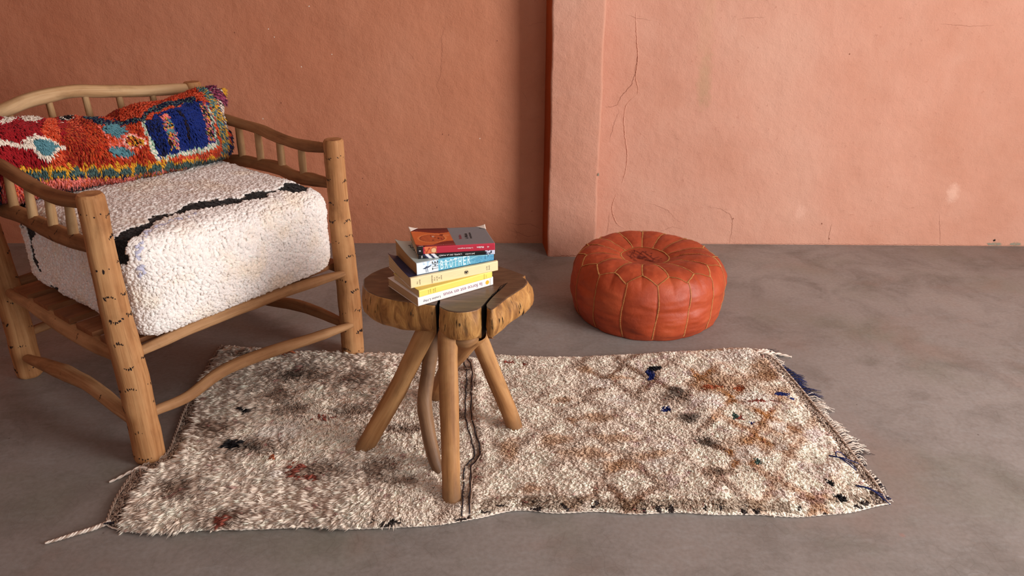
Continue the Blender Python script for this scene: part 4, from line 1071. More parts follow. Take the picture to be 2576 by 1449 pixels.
# whipped near edge
g = Geo(); P = cN(np.linspace(.0, 1, 500))
for ply in range(2):
    yarn_geo(g, [(x, y - 1.8 - .001 + math.cos(i * .9 + ply * PI) * .0009, .0035 + math.sin(i * .9 + ply * PI) * .0009) for i, (x, y) in enumerate(P)], .0015, .0015, 0, 5, 1000, 1)
g.build('whipped_edge', RY, rug, rest=False)
# selvage cords down both ends: twisted two-ply
for side, cv in ((0, cL), (1, cR)):
    g = Geo(); tt = np.linspace(.0, 1, 260); P = cv(tt); sgn = 1 if side == 0 else -1
    for ply in range(2):
        pts = []
        for i, (x, y) in enumerate(P):
            a = i * .75 + ply * PI; pts.append((x + sgn * (.010 if side else .002) + math.cos(a) * .0022, y - 1.8, .0085 + math.sin(a) * .0022))
        yarn_geo(g, pts, .0018, .0018, (0 if ply and side else 3), 5, 420, 1)
    o = g.build('selvage_cord', RY, rug, rest=False)
# loose cords and yarn ends


def cord(name, pts, r, mats, plies=2, n=60, twist=.55, tail=True):
    g = Geo(); C = catmull([(x, y - 1.8, z) for x, y, z in pts], n)
    for ply in range(plies):
        q = []
        for i, c in enumerate(C):
            u = i / (n - 1); rr = r * (1 - .5 * u ** 3) * .75; a = i * twist + ply * 2 * PI / plies; T = C[min(i + 1, n - 1)] - C[max(i - 1, 0)]; T = T / np.linalg.norm(T); s = np.cross(T, (0, 0, 1.)); q.append(c + s * math.cos(a) * rr + np.array([0, 0, 1]) * math.sin(a) * rr)
        yarn_geo(g, q, r, r * .55, mats[ply % len(mats)], 6, n * 2, 1)
    return g.build(name, RY, rug, rest=False)


cord('corner_cord', [(-.925, 1.400, .008), (-.945, 1.386, .006), (-.962, 1.375, .0055), (-.986, 1.362, .006), (-1.008, 1.349, .0055), (-1.040, 1.334, .004)], .0032, [0, 0, 3], 3, 70, .5)
cord('corner_cord', [(-.915, 1.396, .008), (-.93, 1.391, .010), (-.945, 1.390, .006)], .0018, [2], 2, 30, .6)
cord('side_cord', [(-.925, 1.592, .010), (-.945, 1.596, .010), (-.967, 1.580, .006), (-.985, 1.562, .004), (-1.0, 1.548, .003)], .0030, [0, 0], 2, 50, .3)
cord('side_cord', [(-.94, 1.59, .012), (-.925, 1.56, .014), (-.90, 1.53, .016), (-.885, 1.49, .014)], .0018, [3, 3], 2, 40, .5)
cord('far_corner_cord', [(.796, 2.205, .010), (.829, 2.196, .012), (.862, 2.200, .006), (.905, 2.184, .003)], .0042, [0, 0], 2, 50, .35)
cord('far_corner_cord', [(.800, 2.212, .010), (.825, 2.215, .012), (.855, 2.222, .004)], .0030, [0, 0], 2, 40, .35)
for grp in ([[(.815, 1.632, .022), (.835, 1.618, .026), (.855, 1.600, .024), (.868, 1.585, .014)], [(.835, 1.618, .026), (.845, 1.600, .026), (.862, 1.572, .020)], [(.822, 1.625, .024), (.845, 1.612, .028), (.885, 1.612, .012)], [(.83, 1.62, .026), (.835, 1.640, .026), (.85, 1.645, .022), (.862, 1.632, .014)]],
            [[(.835, 1.513, .020), (.860, 1.500, .024), (.885, 1.487, .012), (.905, 1.478, .006)], [(.845, 1.510, .020), (.872, 1.495, .02), (.892, 1.470, .006)], [(.84, 1.512, .022), (.868, 1.492, .022), (.900, 1.462, .005)], [(.85, 1.508, .022), (.88, 1.494, .016), (.912, 1.484, .004)]]):
    g = Geo()
    for q in grp: yarn_geo(g, [(x, y - 1.8, z) for x, y, z in q], .0017, .0010, 1, 5, 16, 1)
    o = g.build('yarn_end', RY, rug, rest=False); tag(o, 'loose navy blue yarn ends')

# ------------------------------------------------------------------ stool
stool = empty('slab_stool', (-.16, 1.74, 0)); tag(stool, 'low wooden stool with cracked tree slab top and five splayed branch legs', 'stool')
SO = np.array([-.16, 1.74, 0])
outl = [(-.374, 1.763), (-.382, 1.81), (-.368, 1.848), (-.345, 1.882), (-.308, 1.914), (-.247, 1.942), (-.18, 1.948), (-.116, 1.936), (-.04, 1.902), (.002, 1.868), (.036, 1.835), (.050, 1.808), (.052, 1.783), (.042, 1.755), (.010, 1.704), (-.022, 1.655), (-.037, 1.634), (-.047, 1.622), (-.054, 1.626), (-.060, 1.642), (-.0615, 1.655), (-.050, 1.692), (-.032, 1.738),
        (-.0365, 1.736), (-.0555, 1.692), (-.0670, 1.655), (-.072, 1.642), (-.080, 1.628), (-.098, 1.617), (-.110, 1.614), (-.128, 1.612), (-.150, 1.620), (-.168, 1.638), (-.1735, 1.648), (-.1725, 1.668), (-.176, 1.700), (-.1785, 1.668), (-.1795, 1.650), (-.190, 1.652), (-.217, 1.660), (-.276, 1.677), (-.328, 1.704), (-.357, 1.731)]
PO = []
for k in range(len(outl)):
    a = np.array(outl[k]); b = np.array(outl[(k + 1) % len(outl)]); m = max(1, int(np.linalg.norm(b - a) / .006))
    for j in range(m): PO.append(a + (b - a) * j / m)
PO = np.array(PO)
for _ in range(1): PO = PO * .5 + (np.roll(PO, 1, 0) + np.roll(PO, -1, 0)) * .25
n = len(PO); area = np.sum(PO[:, 0] * np.roll(PO[:, 1], -1) - np.roll(PO[:, 0], -1) * PO[:, 1])
if area < 0: PO = PO[::-1]
Tn = np.roll(PO, -1, 0) - np.roll(PO, 1, 0); Tn /= np.linalg.norm(Tn, axis=1)[:, None]; No = np.stack([Tn[:, 1], -Tn[:, 0]], 1)
notch = ((np.abs(PO[:, 0] + .176) < .007) & (PO[:, 1] < 1.705) & (PO[:, 1] > 1.645)) | ((PO[:, 1] > 1.640) & (PO[:, 1] < 1.75) & (np.abs(PO[:, 0] - np.interp(PO[:, 1], [1.64, 1.655, 1.69, 1.74], [-.066, -.064, -.053, -.034])) < .0085))
wt = np.where(notch, .15, 1.0)
g = Geo(); prof = [(-.0035, .4400), (-.0008, .4385), (0, .4355), (.001, .428), (.0035, .418), (.005, .405), (.0055, .392), (.004, .380), (.0005, .370), (-.006, .3625), (-.016, .358)]
rings = []
for ri, (o_, z_) in enumerate(prof):
    nz_ = vnoise(np.column_stack([PO, np.full(n, z_ * .5)]), 34, 6) * .0028 + vnoise(np.column_stack([PO, np.full(n, z_)]), 90, 8) * .0011
    far = np.interp(PO[:, 0], [-.06, .0], [0, 1]) * (PO[:, 1] < 1.83)       # right lobe is bevelled and undercut
    o2 = (o_ + nz_ * (1 if ri > 1 else .2)) * wt + far * wt * ((-.012 * max(0, (z_ - .415) / .025)) - .012 * max(0, (.385 - z_) / .025))
    rings.append(np.column_stack([PO + No * o2[:, None], np.full(n, z_) + (.004 * vnoise(np.column_stack([PO, PO[:, :1] * 0]), 14, 2) if ri > 7 else 0)]))
R_ = np.array(rings); V = R_.reshape(-1, 3) - SO; F = []; M = []
for r in range(len(prof) - 1):
    for k in range(n):
        k2 = (k + 1) % n; F.append((r * n + k, (r + 1) * n + k, (r + 1) * n + k2, r * n + k2)); M.append(2 if (notch[k] and notch[k2]) else (1 if r == 0 else 0))
V = [tuple(v) for v in V]
F.append(tuple(range(n))); M.append(1); F.append(tuple((len(prof) - 1) * n + k for k in range(n - 1, -1, -1))); M.append(0)
g.V = V; g.R = [(v[0], v[1], v[2]) for v in V]; g.F = F; g.M = M


def top_crack(pts, w0, seed):
    rnd = random.Random(seed); P = catmull([(x, y, 0) for x, y in pts], 30); V = []; F = []
    for i, p in enumerate(P):
        u = i / 29; ww = w0 * (1 - u) ** .6 * rnd.uniform(.5, 1.3) + .0004; a = P[min(i + 1, 29)] - P[max(i - 1, 0)]; a /= np.linalg.norm(a)
        q = p + np.array([rnd.uniform(-.0012, .0012), rnd.uniform(-.0012, .0012), 0]); V += [(q[0] - a[1] * ww - SO[0], q[1] + a[0] * ww - SO[1], .4403), (q[0] + a[1] * ww - SO[0], q[1] - a[0] * ww - SO[1], .4403)]
        if i: F.append((2 * i - 2, 2 * i - 1, 2 * i + 1, 2 * i))
    g.add(V, F, 2)


top_crack([(-.036, 1.730), (-.026, 1.752), (-.018, 1.772), (-.012, 1.785)], .003, 1); top_crack([(-.050, 1.705), (-.036, 1.735), (-.030, 1.758), (-.018, 1.778)], .0018, 2)
top_crack([(-.175, 1.700), (-.172, 1.715), (-.174, 1.73)], .0018, 3)
# small dark fissures on the edge wood
rnd = random.Random(3)
for k in range(46):
    i = rnd.randrange(n)
    if notch[i] or PO[i][1] > 1.78: continue
    z1 = rnd.uniform(.385, .425); ln = rnd.uniform(.004, .014); wd = rnd.uniform(.0005, .0013)
    rr = lambda z: np.interp(-z, [-q[1] for q in prof], [q[0] for q in prof])
    pp = []
    for (dz, dw) in ((-1, 0), (-.2, 1), (.6, .6), (1, 0), (.4, -1), (-.5, -.6)):
        z = z1 + dz * ln; c = R_[min(range(len(prof)), key=lambda q: abs(prof[q][1] - z))][i][:2] + No[i] * .0012 + Tn[i] * dw * wd; pp.append((c[0] - SO[0], c[1] - SO[1], z))
    g.add(pp, [tuple(range(6))], 2)
me = g.build('slab_top', [M_SLAB_S, M_SLAB_T, M_CLEFT], stool); tag(me, 'dark brown cracked slab with paler raw edge')
for p in me.data.polygons:
    if len(p.vertices) > 10: p.use_smooth = False
# hub under the slab where the legs meet
LM = [M_LEG, M_MARK, M_ENDGRAIN]; LG = [M_LEGGREY, M_MARK, M_ENDGRAIN]
rel = lambda pts: [tuple(np.array(p) - SO) for p in pts]
log('leg', rel([(-.398, 1.668, -.0), (-.348, 1.680, .085), (-.285, 1.692, .20), (-.205, 1.70, .362)]), [.0225, .024, .0245, .0245, .025], LM, stool, [(.18, 60, .004)], 51, 20, .05, .02, caps=(1, 0))
log('leg', rel([(-.143, 1.464, .0), (-.146, 1.508, .085), (-.151, 1.570, .20), (-.155, 1.652, .375)]), [.0225, .0225, .0235, .024, .024], LM, stool, [(.6, 100, .003), (.45, 60, .003)], 52, 20, .05, .02, caps=(1, 0))
log('leg', rel([(.012, 1.767, .0), (-.014, 1.766, .085), (-.055, 1.765, .20), (-.105, 1.75, .362)]), [.0215, .0225, .0225, .0225, .023], LM, stool, [(.42, 75, .0035)], 53, 20, .05, .02, caps=(1, 0))
log('leg', rel([(-.172, 1.560, .0), (-.194, 1.588, .040), (-.212, 1.625, .11), (-.222, 1.665, .17), (-.212, 1.69, .235), (-.203, 1.705, .295), (-.200, 1.715, .362)]), [.011, .0165, .018, .0185, .018, .0185, .019], LG, stool, [(.7, 100, .004)], 54, 18, .06, .02, caps=(1, 0))
log('leg', rel([(-.228, 1.930, .0), (-.185, 1.85, .14), (-.125, 1.74, .28), (-.085, 1.665, .362)]), [.021, .022, .023, .026, .028], LM, stool, [], 55, 20, .06, .02, caps=(1, 0))
log('tenon', rel([(-.14, 1.64, .352), (-.112, 1.642, .350), (-.085, 1.655, .354)]), [.012, .018, .012], LM, stool, [], 56, 14, .12, .03)

# ------------------------------------------------------------------ leather pouf
PC = np.array([.487, 2.545, 0]); pouf = empty('leather_pouf', tuple(PC)); tag(pouf, 'round burnt orange leather pouf with ochre stitched petals on top', 'pouf')
NP = 15; PH0 = math.radians(-90 - 2.5)
PR = [(0.0, .207), (.03, .208), (.06, .2105), (.085, .2135), (.10, .218), (.13, .2255), (.16, .2300), (.19, .2310), (.215, .2270), (.235, .2180), (.252, .2040), (.264, .1850), (.2715, .1600), (.2750, .1300), (.2750, .1000), (.2725, .0700), (.267, .0400), (.260, .0180), (.253, .0050), (.248, .0)]
PRa = np.array(PR); PL = np.concatenate([[0], np.cumsum(np.linalg.norm(np.diff(PRa, axis=0), axis=1))]); PL /= PL[-1]
PRs = catmull([(r, 0, z) for r, z in PR], 300); PLs = np.linspace(0, 1, 300)


IM = int(np.argmax(PRs[:, 0]))


def s_of_r(r): return np.interp(r, PRs[:IM, 0], PLs[:IM])


R_MED, R_NOTCH, R_TIP = .087, .222, .255
SMED, SN, STP = s_of_r(R_MED), s_of_r(R_NOTCH), s_of_r(R_TIP)


def pouf_pos(ph, s, off=0.0):
    ph = np.asarray(ph, float); s = np.asarray(s, float)
    r = np.interp(s, PLs, PRs[:, 0]); z = np.interp(s, PLs, PRs[:, 2])
    k = ((ph - PH0) / (2 * PI) * NP) % 1.0; puff = np.abs(np.sin(PI * k))            # 0 at a side seam
    k2 = ((ph - PH0) / (2 * PI) * NP + .5) % 1.0; puff2 = np.abs(np.sin(PI * k2))     # 0 between petals
    side = np.clip((s - STP) / .08, 0, 1); topm = np.clip((s - .17) / .05, 0, 1) * (1 - side)
    q = np.stack([np.cos(ph) * 1.0, np.sin(ph) * 1.0, z * 3], 1); qw = np.stack([np.cos(ph) * 2.2, np.sin(ph) * 2.2, z * 34], 1)
    wr = fbm(qw, 1.0, 91, 3)
    nr = .0055 * side * puff ** .5 + side * wr * .0085 * (.35 + .65 * puff) + .004 * vnoise(q, 1.6, 92) * np.clip((r - .09) / .12, 0, 1)
    nz = topm * (.0065 * puff2 ** .6 + .0035 * fbm(np.stack([np.cos(ph) * 12 * r, np.sin(ph) * 12 * r, r * 0], 1), 2.5, 93)) + .006 * vnoise(np.stack([np.cos(ph) * r * 10, np.sin(ph) * r * 10, 0 * r], 1), 1.4, 94) * np.clip(1 - s * 1.2, 0, 1)
    # one dented petal sector at the right
    dd = np.exp(-(((ph + PI * 2) % (2 * PI) - math.radians(8)) / .22) ** 2) * topm; nz = nz - .010 * dd * np.clip(s / .3, 0, 1)
    lean = .0
    R_ = r + nr + off * np.clip(side + .2, 0, 1); Z_ = z + nz * np.clip(z / .05, 0, 1) + off * np.clip(1 - side, 0, 1)
    return np.stack([R_ * .978 * np.cos(ph) - .021 * np.clip(1 - s / STP, 0, 1), R_ * .978 * np.sin(ph), np.maximum(Z_, 0) * .98], 1)


nph, nsr = 420, 120
ph, ss_ = np.meshgrid(np.linspace(0, 2 * PI, nph, endpoint=False), np.linspace(.012, 1, nsr), indexing='ij'); V = pouf_pos(ph.ravel(), ss_.ravel()); idx = np.arange(nph * nsr).reshape(nph, nsr); i2 = np.roll(idx, -1, 0)
q4 = np.stack([idx[:, :-1].ravel(), idx[:, 1:].ravel(), i2[:, 1:].ravel(), i2[:, :-1].ravel()], 1); F = [tuple(x) for x in q4.tolist()] + [tuple(idx[:, 0].tolist()), tuple(idx[::-1, -1].tolist())]
link('leather_cover', mesh_np('leather_cover', V, F, mats=[M_LEATHER]), pouf)
g = Geo()


def stitch_line(pa, n, ln=.0042, wd=.0010, m=0, base=False):
    """pa(t) -> (phi, s) arrays; lays short stitches across the line"""
    t = np.linspace(0, 1, n); ph, s = pa(t); P = pouf_pos(ph, s, .0012); Pn = pouf_pos(ph, s, .0042); N_ = unit(Pn - P); T = unit(np.gradient(P, axis=0)); S_ = unit(np.cross(N_, T))
    for i in range(n):
        c = P[i]; a = S_[i] * ln * (1 + .2 * math.sin(i * 7.3)); b = T[i] * wd; u = N_[i] * .0014
        V = [c - a - b * .6, c - a + b * .6, c + b * 1.1 + u * .0, c + a + b * .6, c + a - b * .6, c - b * 1.1, c + u - a * .4, c + u + a * .4]
        g.add(V, [(0, 1, 6), (1, 2, 7, 6), (2, 3, 7), (3, 4, 7), (4, 5, 6, 7), (5, 0, 6)], m)


def seam_groove(pa, n):
    t = np.linspace(0, 1, n); ph, s = pa(t); P = pouf_pos(ph, s, .0007); Pn = pouf_pos(ph, s, .0037); N_ = unit(Pn - P); T = unit(np.gradient(P, axis=0)); S_ = unit(np.cross(N_, T)); V = []; F = []
    for i in range(n):
        V += [P[i] - S_[i] * .0012, P[i] + N_[i] * .0011, P[i] + S_[i] * .0012]
        if i: F += [(3 * i - 3, 3 * i, 3 * i + 1, 3 * i - 2), (3 * i - 2, 3 * i + 1, 3 * i + 2, 3 * i - 1)]
    g.add(V, F, 1)


jr = random.Random(8); jn = [jr.uniform(-.012, .012) for _ in range(NP)]; jt = [jr.uniform(-.012, .012) for _ in range(NP)]
lines = []
for k in range(NP):
    a = PH0 + 2 * PI * k / NP; h = PI / NP
    lines.append((lambda t, a=a, k=k: (a + .02 * np.sin(t * 5 + k), STP + jt[k] + (.972 - STP) * t), 46, .0030))
    lines.append((lambda t, a=a, k=k: (a + h + .015 * np.sin(t * 4 + k * 2) + 0 * t, SMED + (SN + jn[k] - SMED) * t), 26, .0033))
    lines.append((lambda t, a=a, k=k: (a + h * t, STP + jt[k] + (SN + jn[k] - STP - jt[k]) * t), 17, .0033))
    lines.append((lambda t, a=a, k=k: (a - h * t, STP + jt[k] + (SN + jn[k - 1] - STP - jt[k]) * t), 17, .0033))
lines.append((lambda t: (PH0 + 2 * PI * t, SMED + 0 * t), 130, .0036))
for pa, n_, l_ in lines: seam_groove(pa, n_ * 2); stitch_line(pa, int(n_ * 1.15), l_ * .78)
o = g.build('stitching', [M_THREAD, flat_mat('ochre_piping', (140, 72, 34), .7)], pouf, rest=False); tag(o, 'ochre thread stitching along the seams', kind='stuff')
# embroidered motif in the middle
g = Geo()


def emb(pts, wd=.0011, closed=False):
    C = catmull([(x, y, 0) for x, y in pts], max(10, len(pts) * 8)); V = []; F = []
    for i, c in enumerate(C):
        T = C[min(i + 1, len(C) - 1)] - C[max(i - 1, 0)]; T /= np.linalg.norm(T); N_ = np.array([-T[1], T[0]]) * wd
        for sg in (-1, 1):
            q = c[:2] + N_ * sg; r = math.hypot(*q); a = math.atan2(q[1], q[0]); V.append(pouf_pos(np.array([a]), np.array([s_of_r(r)]), .0020)[0])
        if i: F.append((2 * i - 2, 2 * i - 1, 2 * i + 1, 2 * i))
    g.add(V, F, 0)


def leafp(x, y, a, l=.010, w_=.0035):
    V = [];
    for k in range(8): u = 2 * PI * k / 8; px_, py_ = l / 2 * math.cos(u), w_ / 2 * math.sin(u) * (1.4 if abs(math.cos(u)) < .5 else 1); q = (x + px_ * math.cos(a) - py_ * math.sin(a), y + px_ * math.sin(a) + py_ * math.cos(a)); V.append(pouf_pos(np.array([math.atan2(q[1], q[0])]), np.array([s_of_r(math.hypot(*q))]), .0022)[0])
    g.add(V, [tuple(range(8))], 0)


emb([(-.048, .002), (-.042, .030), (-.036, .052)]); emb([(-.036, .052), (-.014, .028), (.004, .058)]); emb([(.004, .058), (.022, .024), (.034, -.006)])
emb([(-.060, .022), (-.050, .006), (-.036, -.022), (-.030, -.038)]); emb([(.034, -.006), (.028, -.034), (.040, -.052)]); emb([(.056, .012), (.036, -.006), (.052, -.030)])
emb([(-.055, .004), (-.03, .0), (-.036, .03), (-.026, .058), (-.040, .064)]); emb([(-.02, .062), (-.002, .034), (.012, .006), (.022, -.04), (.030, -.058)])
for x, y in ((-.012, .012), (-.006, -.006), (.008, -.022), (.004, .004), (.020, -.032), (-.016, -.002)):
    for k in range(5): leafp(x + .005 * math.cos(k * 1.257), y + .006 * math.sin(k * 1.257), k * 1.257, .008, .0045)
for x, y, a in ((-.058, .040, 2), (-.026, .064, 1.6), (-.045, .052, 2.4), (-.004, .040, 1), (.014, .052, 1.2), (.018, .030, .5), (.034, .040, 1), (.030, .020, 1.4), (-.048, -.012, 2.2), (-.040, -.030, 2.6), (.050, -.018, -.5), (.056, -.032, -.3), (.044, -.044, -.8), (.060, -.006, 0)):
    leafp(x, y, a)
o = g.build('embroidery', [M_EMB], pouf, rest=False); tag(o, 'dark red embroidered sprig motif')

# ------------------------------------------------------------------ books
M_TEXT_K = flat_mat('black_ink', (30, 28, 30), .6); M_TEXT_W = flat_mat('white_ink', (240, 236, 236), .6); M_TEXT_R = flat_mat('red_ink', (150, 60, 72), .6)
M_TEXT_P = flat_mat('mauve_ink', (150, 104, 124), .6); M_TEXT_G = flat_mat('grey_ink', (86, 84, 92), .6); M_TEXT_O = flat_mat('olive_ink', (150, 128, 60), .6); M_SUN = flat_mat('sun_yellow', (240, 176, 44), .6)
M_TEXT_LB = flat_mat('pale_blue_ink', (214, 238, 244), .6); M_TEXT_NB = flat_mat('dusk_blue_ink', (96, 100, 130), .6)


def pages_mat(name, c):
    t = NT(name, .85, .1); p = t.coord(scale=(3, 3, 1500)); a = t.noise(p, 1, 2)
    k = t.ramp(a, [(.35, lin(tuple(int(x * .80) for x in c))), (.65, lin(c))]); b = t.noise(t.coord(), 25, 3)
    k = t.mix(t.val(b, .45, .7, 0, .35), k, lin(tuple(int(x * .85) for x in c)))
    return t.done(k, t.bump(a, .3, .0003))


M_PG = pages_mat('aged_pages', (206, 170, 128)); M_PG2 = pages_mat('cream_pages', (214, 184, 142)); M_PG3 = pages_mat('brown_pages', (192, 148, 98))
M_COVER = col_mat('printed_cover', .38, .4); M_INNER = flat_mat('cover_underside', (232, 220, 208), .7)
GRAIN = .0016


def book(name, label, cat, x, y, z, deg, L, W_, T, front, spine, pages, lift=0.0, liftl=0.0, lexp=1.5, back=(230, 222, 210), rnd_=.002, warp=0.0, shear=0.0):
    """spine runs along local +x at y = 0; pages go to y = W_. front(u, v) and spine(u, v) give colours, u along, v away/up"""
    b = empty(name, (x, y, z), math.radians(deg)); tag(b, label, cat, 'paperbacks stacked on the slab stool')

    def top(px_, py_):
        v = np.clip(py_ / W_, 0, 1); lf = np.clip(1 - px_ / L, 0, 1)
        return T + lift * v ** 2.2 * lf ** lexp + liftl * v ** 2 + warp * np.sin(PI * px_ / L) * v
    # page block
    nx, ny = 40, 24; X, Y = np.meshgrid(np.linspace(.0012, L - .0012, nx), np.linspace(.0012, W_ - .0016, ny), indexing='ij')
    tp = np.column_stack([X.ravel(), Y.ravel(), top(X.ravel(), Y.ravel()) - .0005]); bt = np.column_stack([X.ravel(), Y.ravel(), np.full(X.size, .0005)])
    idx = np.arange(nx * ny).reshape(nx, ny); F = [tuple(q) for q in np.stack([idx[:-1, :-1].ravel(), idx[1:, :-1].ravel(), idx[1:, 1:].ravel(), idx[:-1, 1:].ravel()], 1).tolist()]
    bd = np.concatenate([idx[:, 0], idx[-1, 1:], idx[::-1, -1][1:], idx[0, ::-1][1:]]).tolist(); N0 = nx * ny
    F += [(bd[i], bd[i] + N0, bd[i + 1] + N0, bd[i + 1]) for i in range(len(bd) - 1)] + [tuple(q + N0 for q in reversed(bd[:-1]))]
    tp[:, 0] -= shear * tp[:, 1]; bt[:, 0] -= shear * bt[:, 1]
    link('page_block', mesh_np('page_block', np.vstack([tp, bt]), F, smooth=False, mats=[pages]), b)
    # wrapped cover: back board, spine, front board
    path = [(W_, 0, 2)]; m = int(W_ / GRAIN)
    prof_ = []
    for k in range(0, 9): prof_.append((W_ * (1 - k / 8.0) if k < 8 else rnd_, 0.0, 'b', W_ * (1 - k / 8.0)))
    for k in range(1, 5): a = PI / 2 * k / 4; prof_.append((rnd_ - rnd_ * math.sin(a), rnd_ - rnd_ * math.cos(a), 's', 0))
    nsp = max(4, int((T - 2 * rnd_) / (GRAIN * .6)))
    for k in range(1, nsp): prof_.append((0, rnd_ + (T - 2 * rnd_) * k / nsp, 's', 0))
    for k in range(0, 5): a = PI / 2 * k / 4; prof_.append((rnd_ - rnd_ * math.cos(a), T - rnd_ + rnd_ * math.sin(a), 's', 0))
    nf_ = int(W_ / GRAIN)
    for k in range(0, nf_ + 1): prof_.append((rnd_ + (W_ - rnd_) * k / nf_, T, 'f', 0))
    nxx = int(L / GRAIN) + 1; xs = np.linspace(0, L, nxx); V = []; Cc = []
    for (py_, pz_, kind, _) in prof_:
        for_x = xs
        zz = np.full(nxx, pz_)
        if kind == 'f': zz = top(xs, np.full(nxx, py_))
        V.append(np.column_stack([xs, np.full(nxx, py_), zz]))
        if kind == 'f': c = front(xs / L, np.full(nxx, py_ / W_))
        elif kind == 's': c = spine(xs / L, np.full(nxx, pz_ / T))
        else: c = np.tile(np.array(lin(back))[:3], (nxx, 1))
        Cc.append(c)
    npf = len(prof_); V = np.vstack(V); V[:, 0] -= shear * V[:, 1]; Cc = np.vstack(Cc); idx = np.arange(npf * nxx).reshape(npf, nxx)
    F = np.stack([idx[:-1, :-1].ravel(), idx[:-1, 1:].ravel(), idx[1:, 1:].ravel(), idx[1:, :-1].ravel()], 1)
    cv = link('cover', mesh_np('cover', V, F, cols=Cc, mats=[M_COVER, M_INNER]), b)
    md = cv.modifiers.new('board', 'SOLIDIFY'); md.thickness = .0005; md.offset = 1; md.use_even_offset = False; md.material_offset = 0
    b['_dims'] = (L, W_, T)
    return b, top


def text_obj(body, parent, name, mat, origin, xd, yd, height, width=None, bold=0.0):
    cu = bpy.data.curves.new('t', 'FONT'); cu.body = body; cu.size = 1.0; cu.extrude = 0.0; cu.offset = bold; cu.resolution_u = 3
    o = bpy.data.objects.new('t', cu); COL.objects.link(o); dg = bpy.context.evaluated_depsgraph_get(); dg.update()
    me = bpy.data.meshes.new_from_object(o.evaluated_get(dg)); COL.objects.unlink(o); bpy.data.objects.remove(o); bpy.data.curves.remove(cu)
    co = np.empty(len(me.vertices) * 3); me.vertices.foreach_get('co', co); co = co.reshape(-1, 3)
    mn, mx = co.min(0), co.max(0); sy = height / (mx[1] - mn[1]); sx = width / (mx[0] - mn[0]) if width else sy
    xd = np.array(xd, float); yd = np.array(yd, float)
    P = np.array(origin) + np.outer((co[:, 0] - mn[0]) * sx, xd) + np.outer((co[:, 1] - mn[1]) * sy, yd)
    me.vertices.foreach_set('co', P.ravel().astype(np.float32)); me.materials.clear(); me.materials.append(mat); me.name = name; me.update()
    return link(name, me, parent)


E_ = .0009


def spine_inv(b, s, x_right, x_left, h, zc, mat, name='spine_title', bold=0.0):     # upside down, reads right to left
    L, W_, T = b['_dims']; return text_obj(s, b, name, mat, (x_right * L, -E_, zc * T + h / 2), (-1, 0, 0), (0, 0, -1), h, (x_right - x_left) * L, bold)


def spine_up(b, s, x0, x1, h, zc, mat, name='spine_title', bold=0.0):
    L, W_, T = b['_dims']; return text_obj(s, b, name, mat, (x0 * L, -E_, zc * T - h / 2), (1, 0, 0), (0, 0, 1), h, (x1 - x0) * L, bold)


def spine_side(b, s, xc, h, z0, z1, mat, name='spine_title', bold=0.0):      # rotated, reads upwards
    L, W_, T = b['_dims']; return text_obj(s, b, name, mat, (xc * L + h / 2, -E_, z0 * T), (0, 0, 1), (-1, 0, 0), h, (z1 - z0) * T, bold)


def solid(c):
    cc = np.array(lin(c))[:3]
    return lambda u, v: np.tile(cc, (len(u), 1)) * (1 + .03 * vnoise(np.column_stack([u * 20, v * 14, u * 0]), 1, 3))[:, None]


def ncol(c): return np.array(lin(c))[:3]


def patch(b, verts, mat, name):
    g = Geo(); g.add(verts, [tuple(range(len(verts)))]); return g.build(name, [mat], b, smooth=False, rest=False)


ZS = [.4405, .4622, .4792, .5045, .5342, .5455]
# 1 white paperback, lowest
b1, _ = book('paperback', 'white-spined paperback with sun emblem, lowest of the book stack', 'book', -.222, 1.644, ZS[0], 36.2, .216, .150, .0213, solid((238, 234, 230)), solid((240, 234, 230)), M_PG)
spine_inv(b1, 'la force est en vous', .845, .325, .0098, .50, M_TEXT_P)
spine_inv(b1, 'Louise L.Hay', .285, .065, .0080, .46, M_TEXT_G, 'spine_author')
L1 = .216; patch(b1, [(.957 * L1, -E_, .001), (.960 * L1, -E_, .001), (.960 * L1, -E_, .0203), (.957 * L1, -E_, .0203)], M_TEXT_O, 'spine_rule')
sun = []
for k in range(32): r = .0062 if k % 2 else .0046; a = 2 * PI * k / 32; sun.append((.918 * L1 + r * math.cos(a), -E_, .0110 + r * math.sin(a)))
patch(b1, sun, M_SUN, 'sun_emblem')
# 2 yellow paperback
b2, _ = book('paperback', 'slim lemon-yellow paperback just above the white one', 'book', -.219, 1.648, ZS[1], 35.2, .207, .130, .0165, solid((222, 196, 96)), solid((240, 218, 104)), M_PG2)
for i, (s, xc) in enumerate((('JUNG', .125), ('L\'HOMME', .150), ('ET SES', .190), ('SYMBOLES', .212))): spine_side(b2, s, xc, .0024, .15, .85 if i in (1, 3) else .75, M_TEXT_O)
L2 = .207; patch(b2, [(.884 * L2, -E_, .001), (.887 * L2, -E_, .001), (.887 * L2, -E_, .0155), (.884 * L2, -E_, .0155)], M_TEXT_O, 'spine_rule')
spine_side(b2, 'PAYOT', .915, .0020, .25, .70, M_TEXT_O, 'spine_publisher')
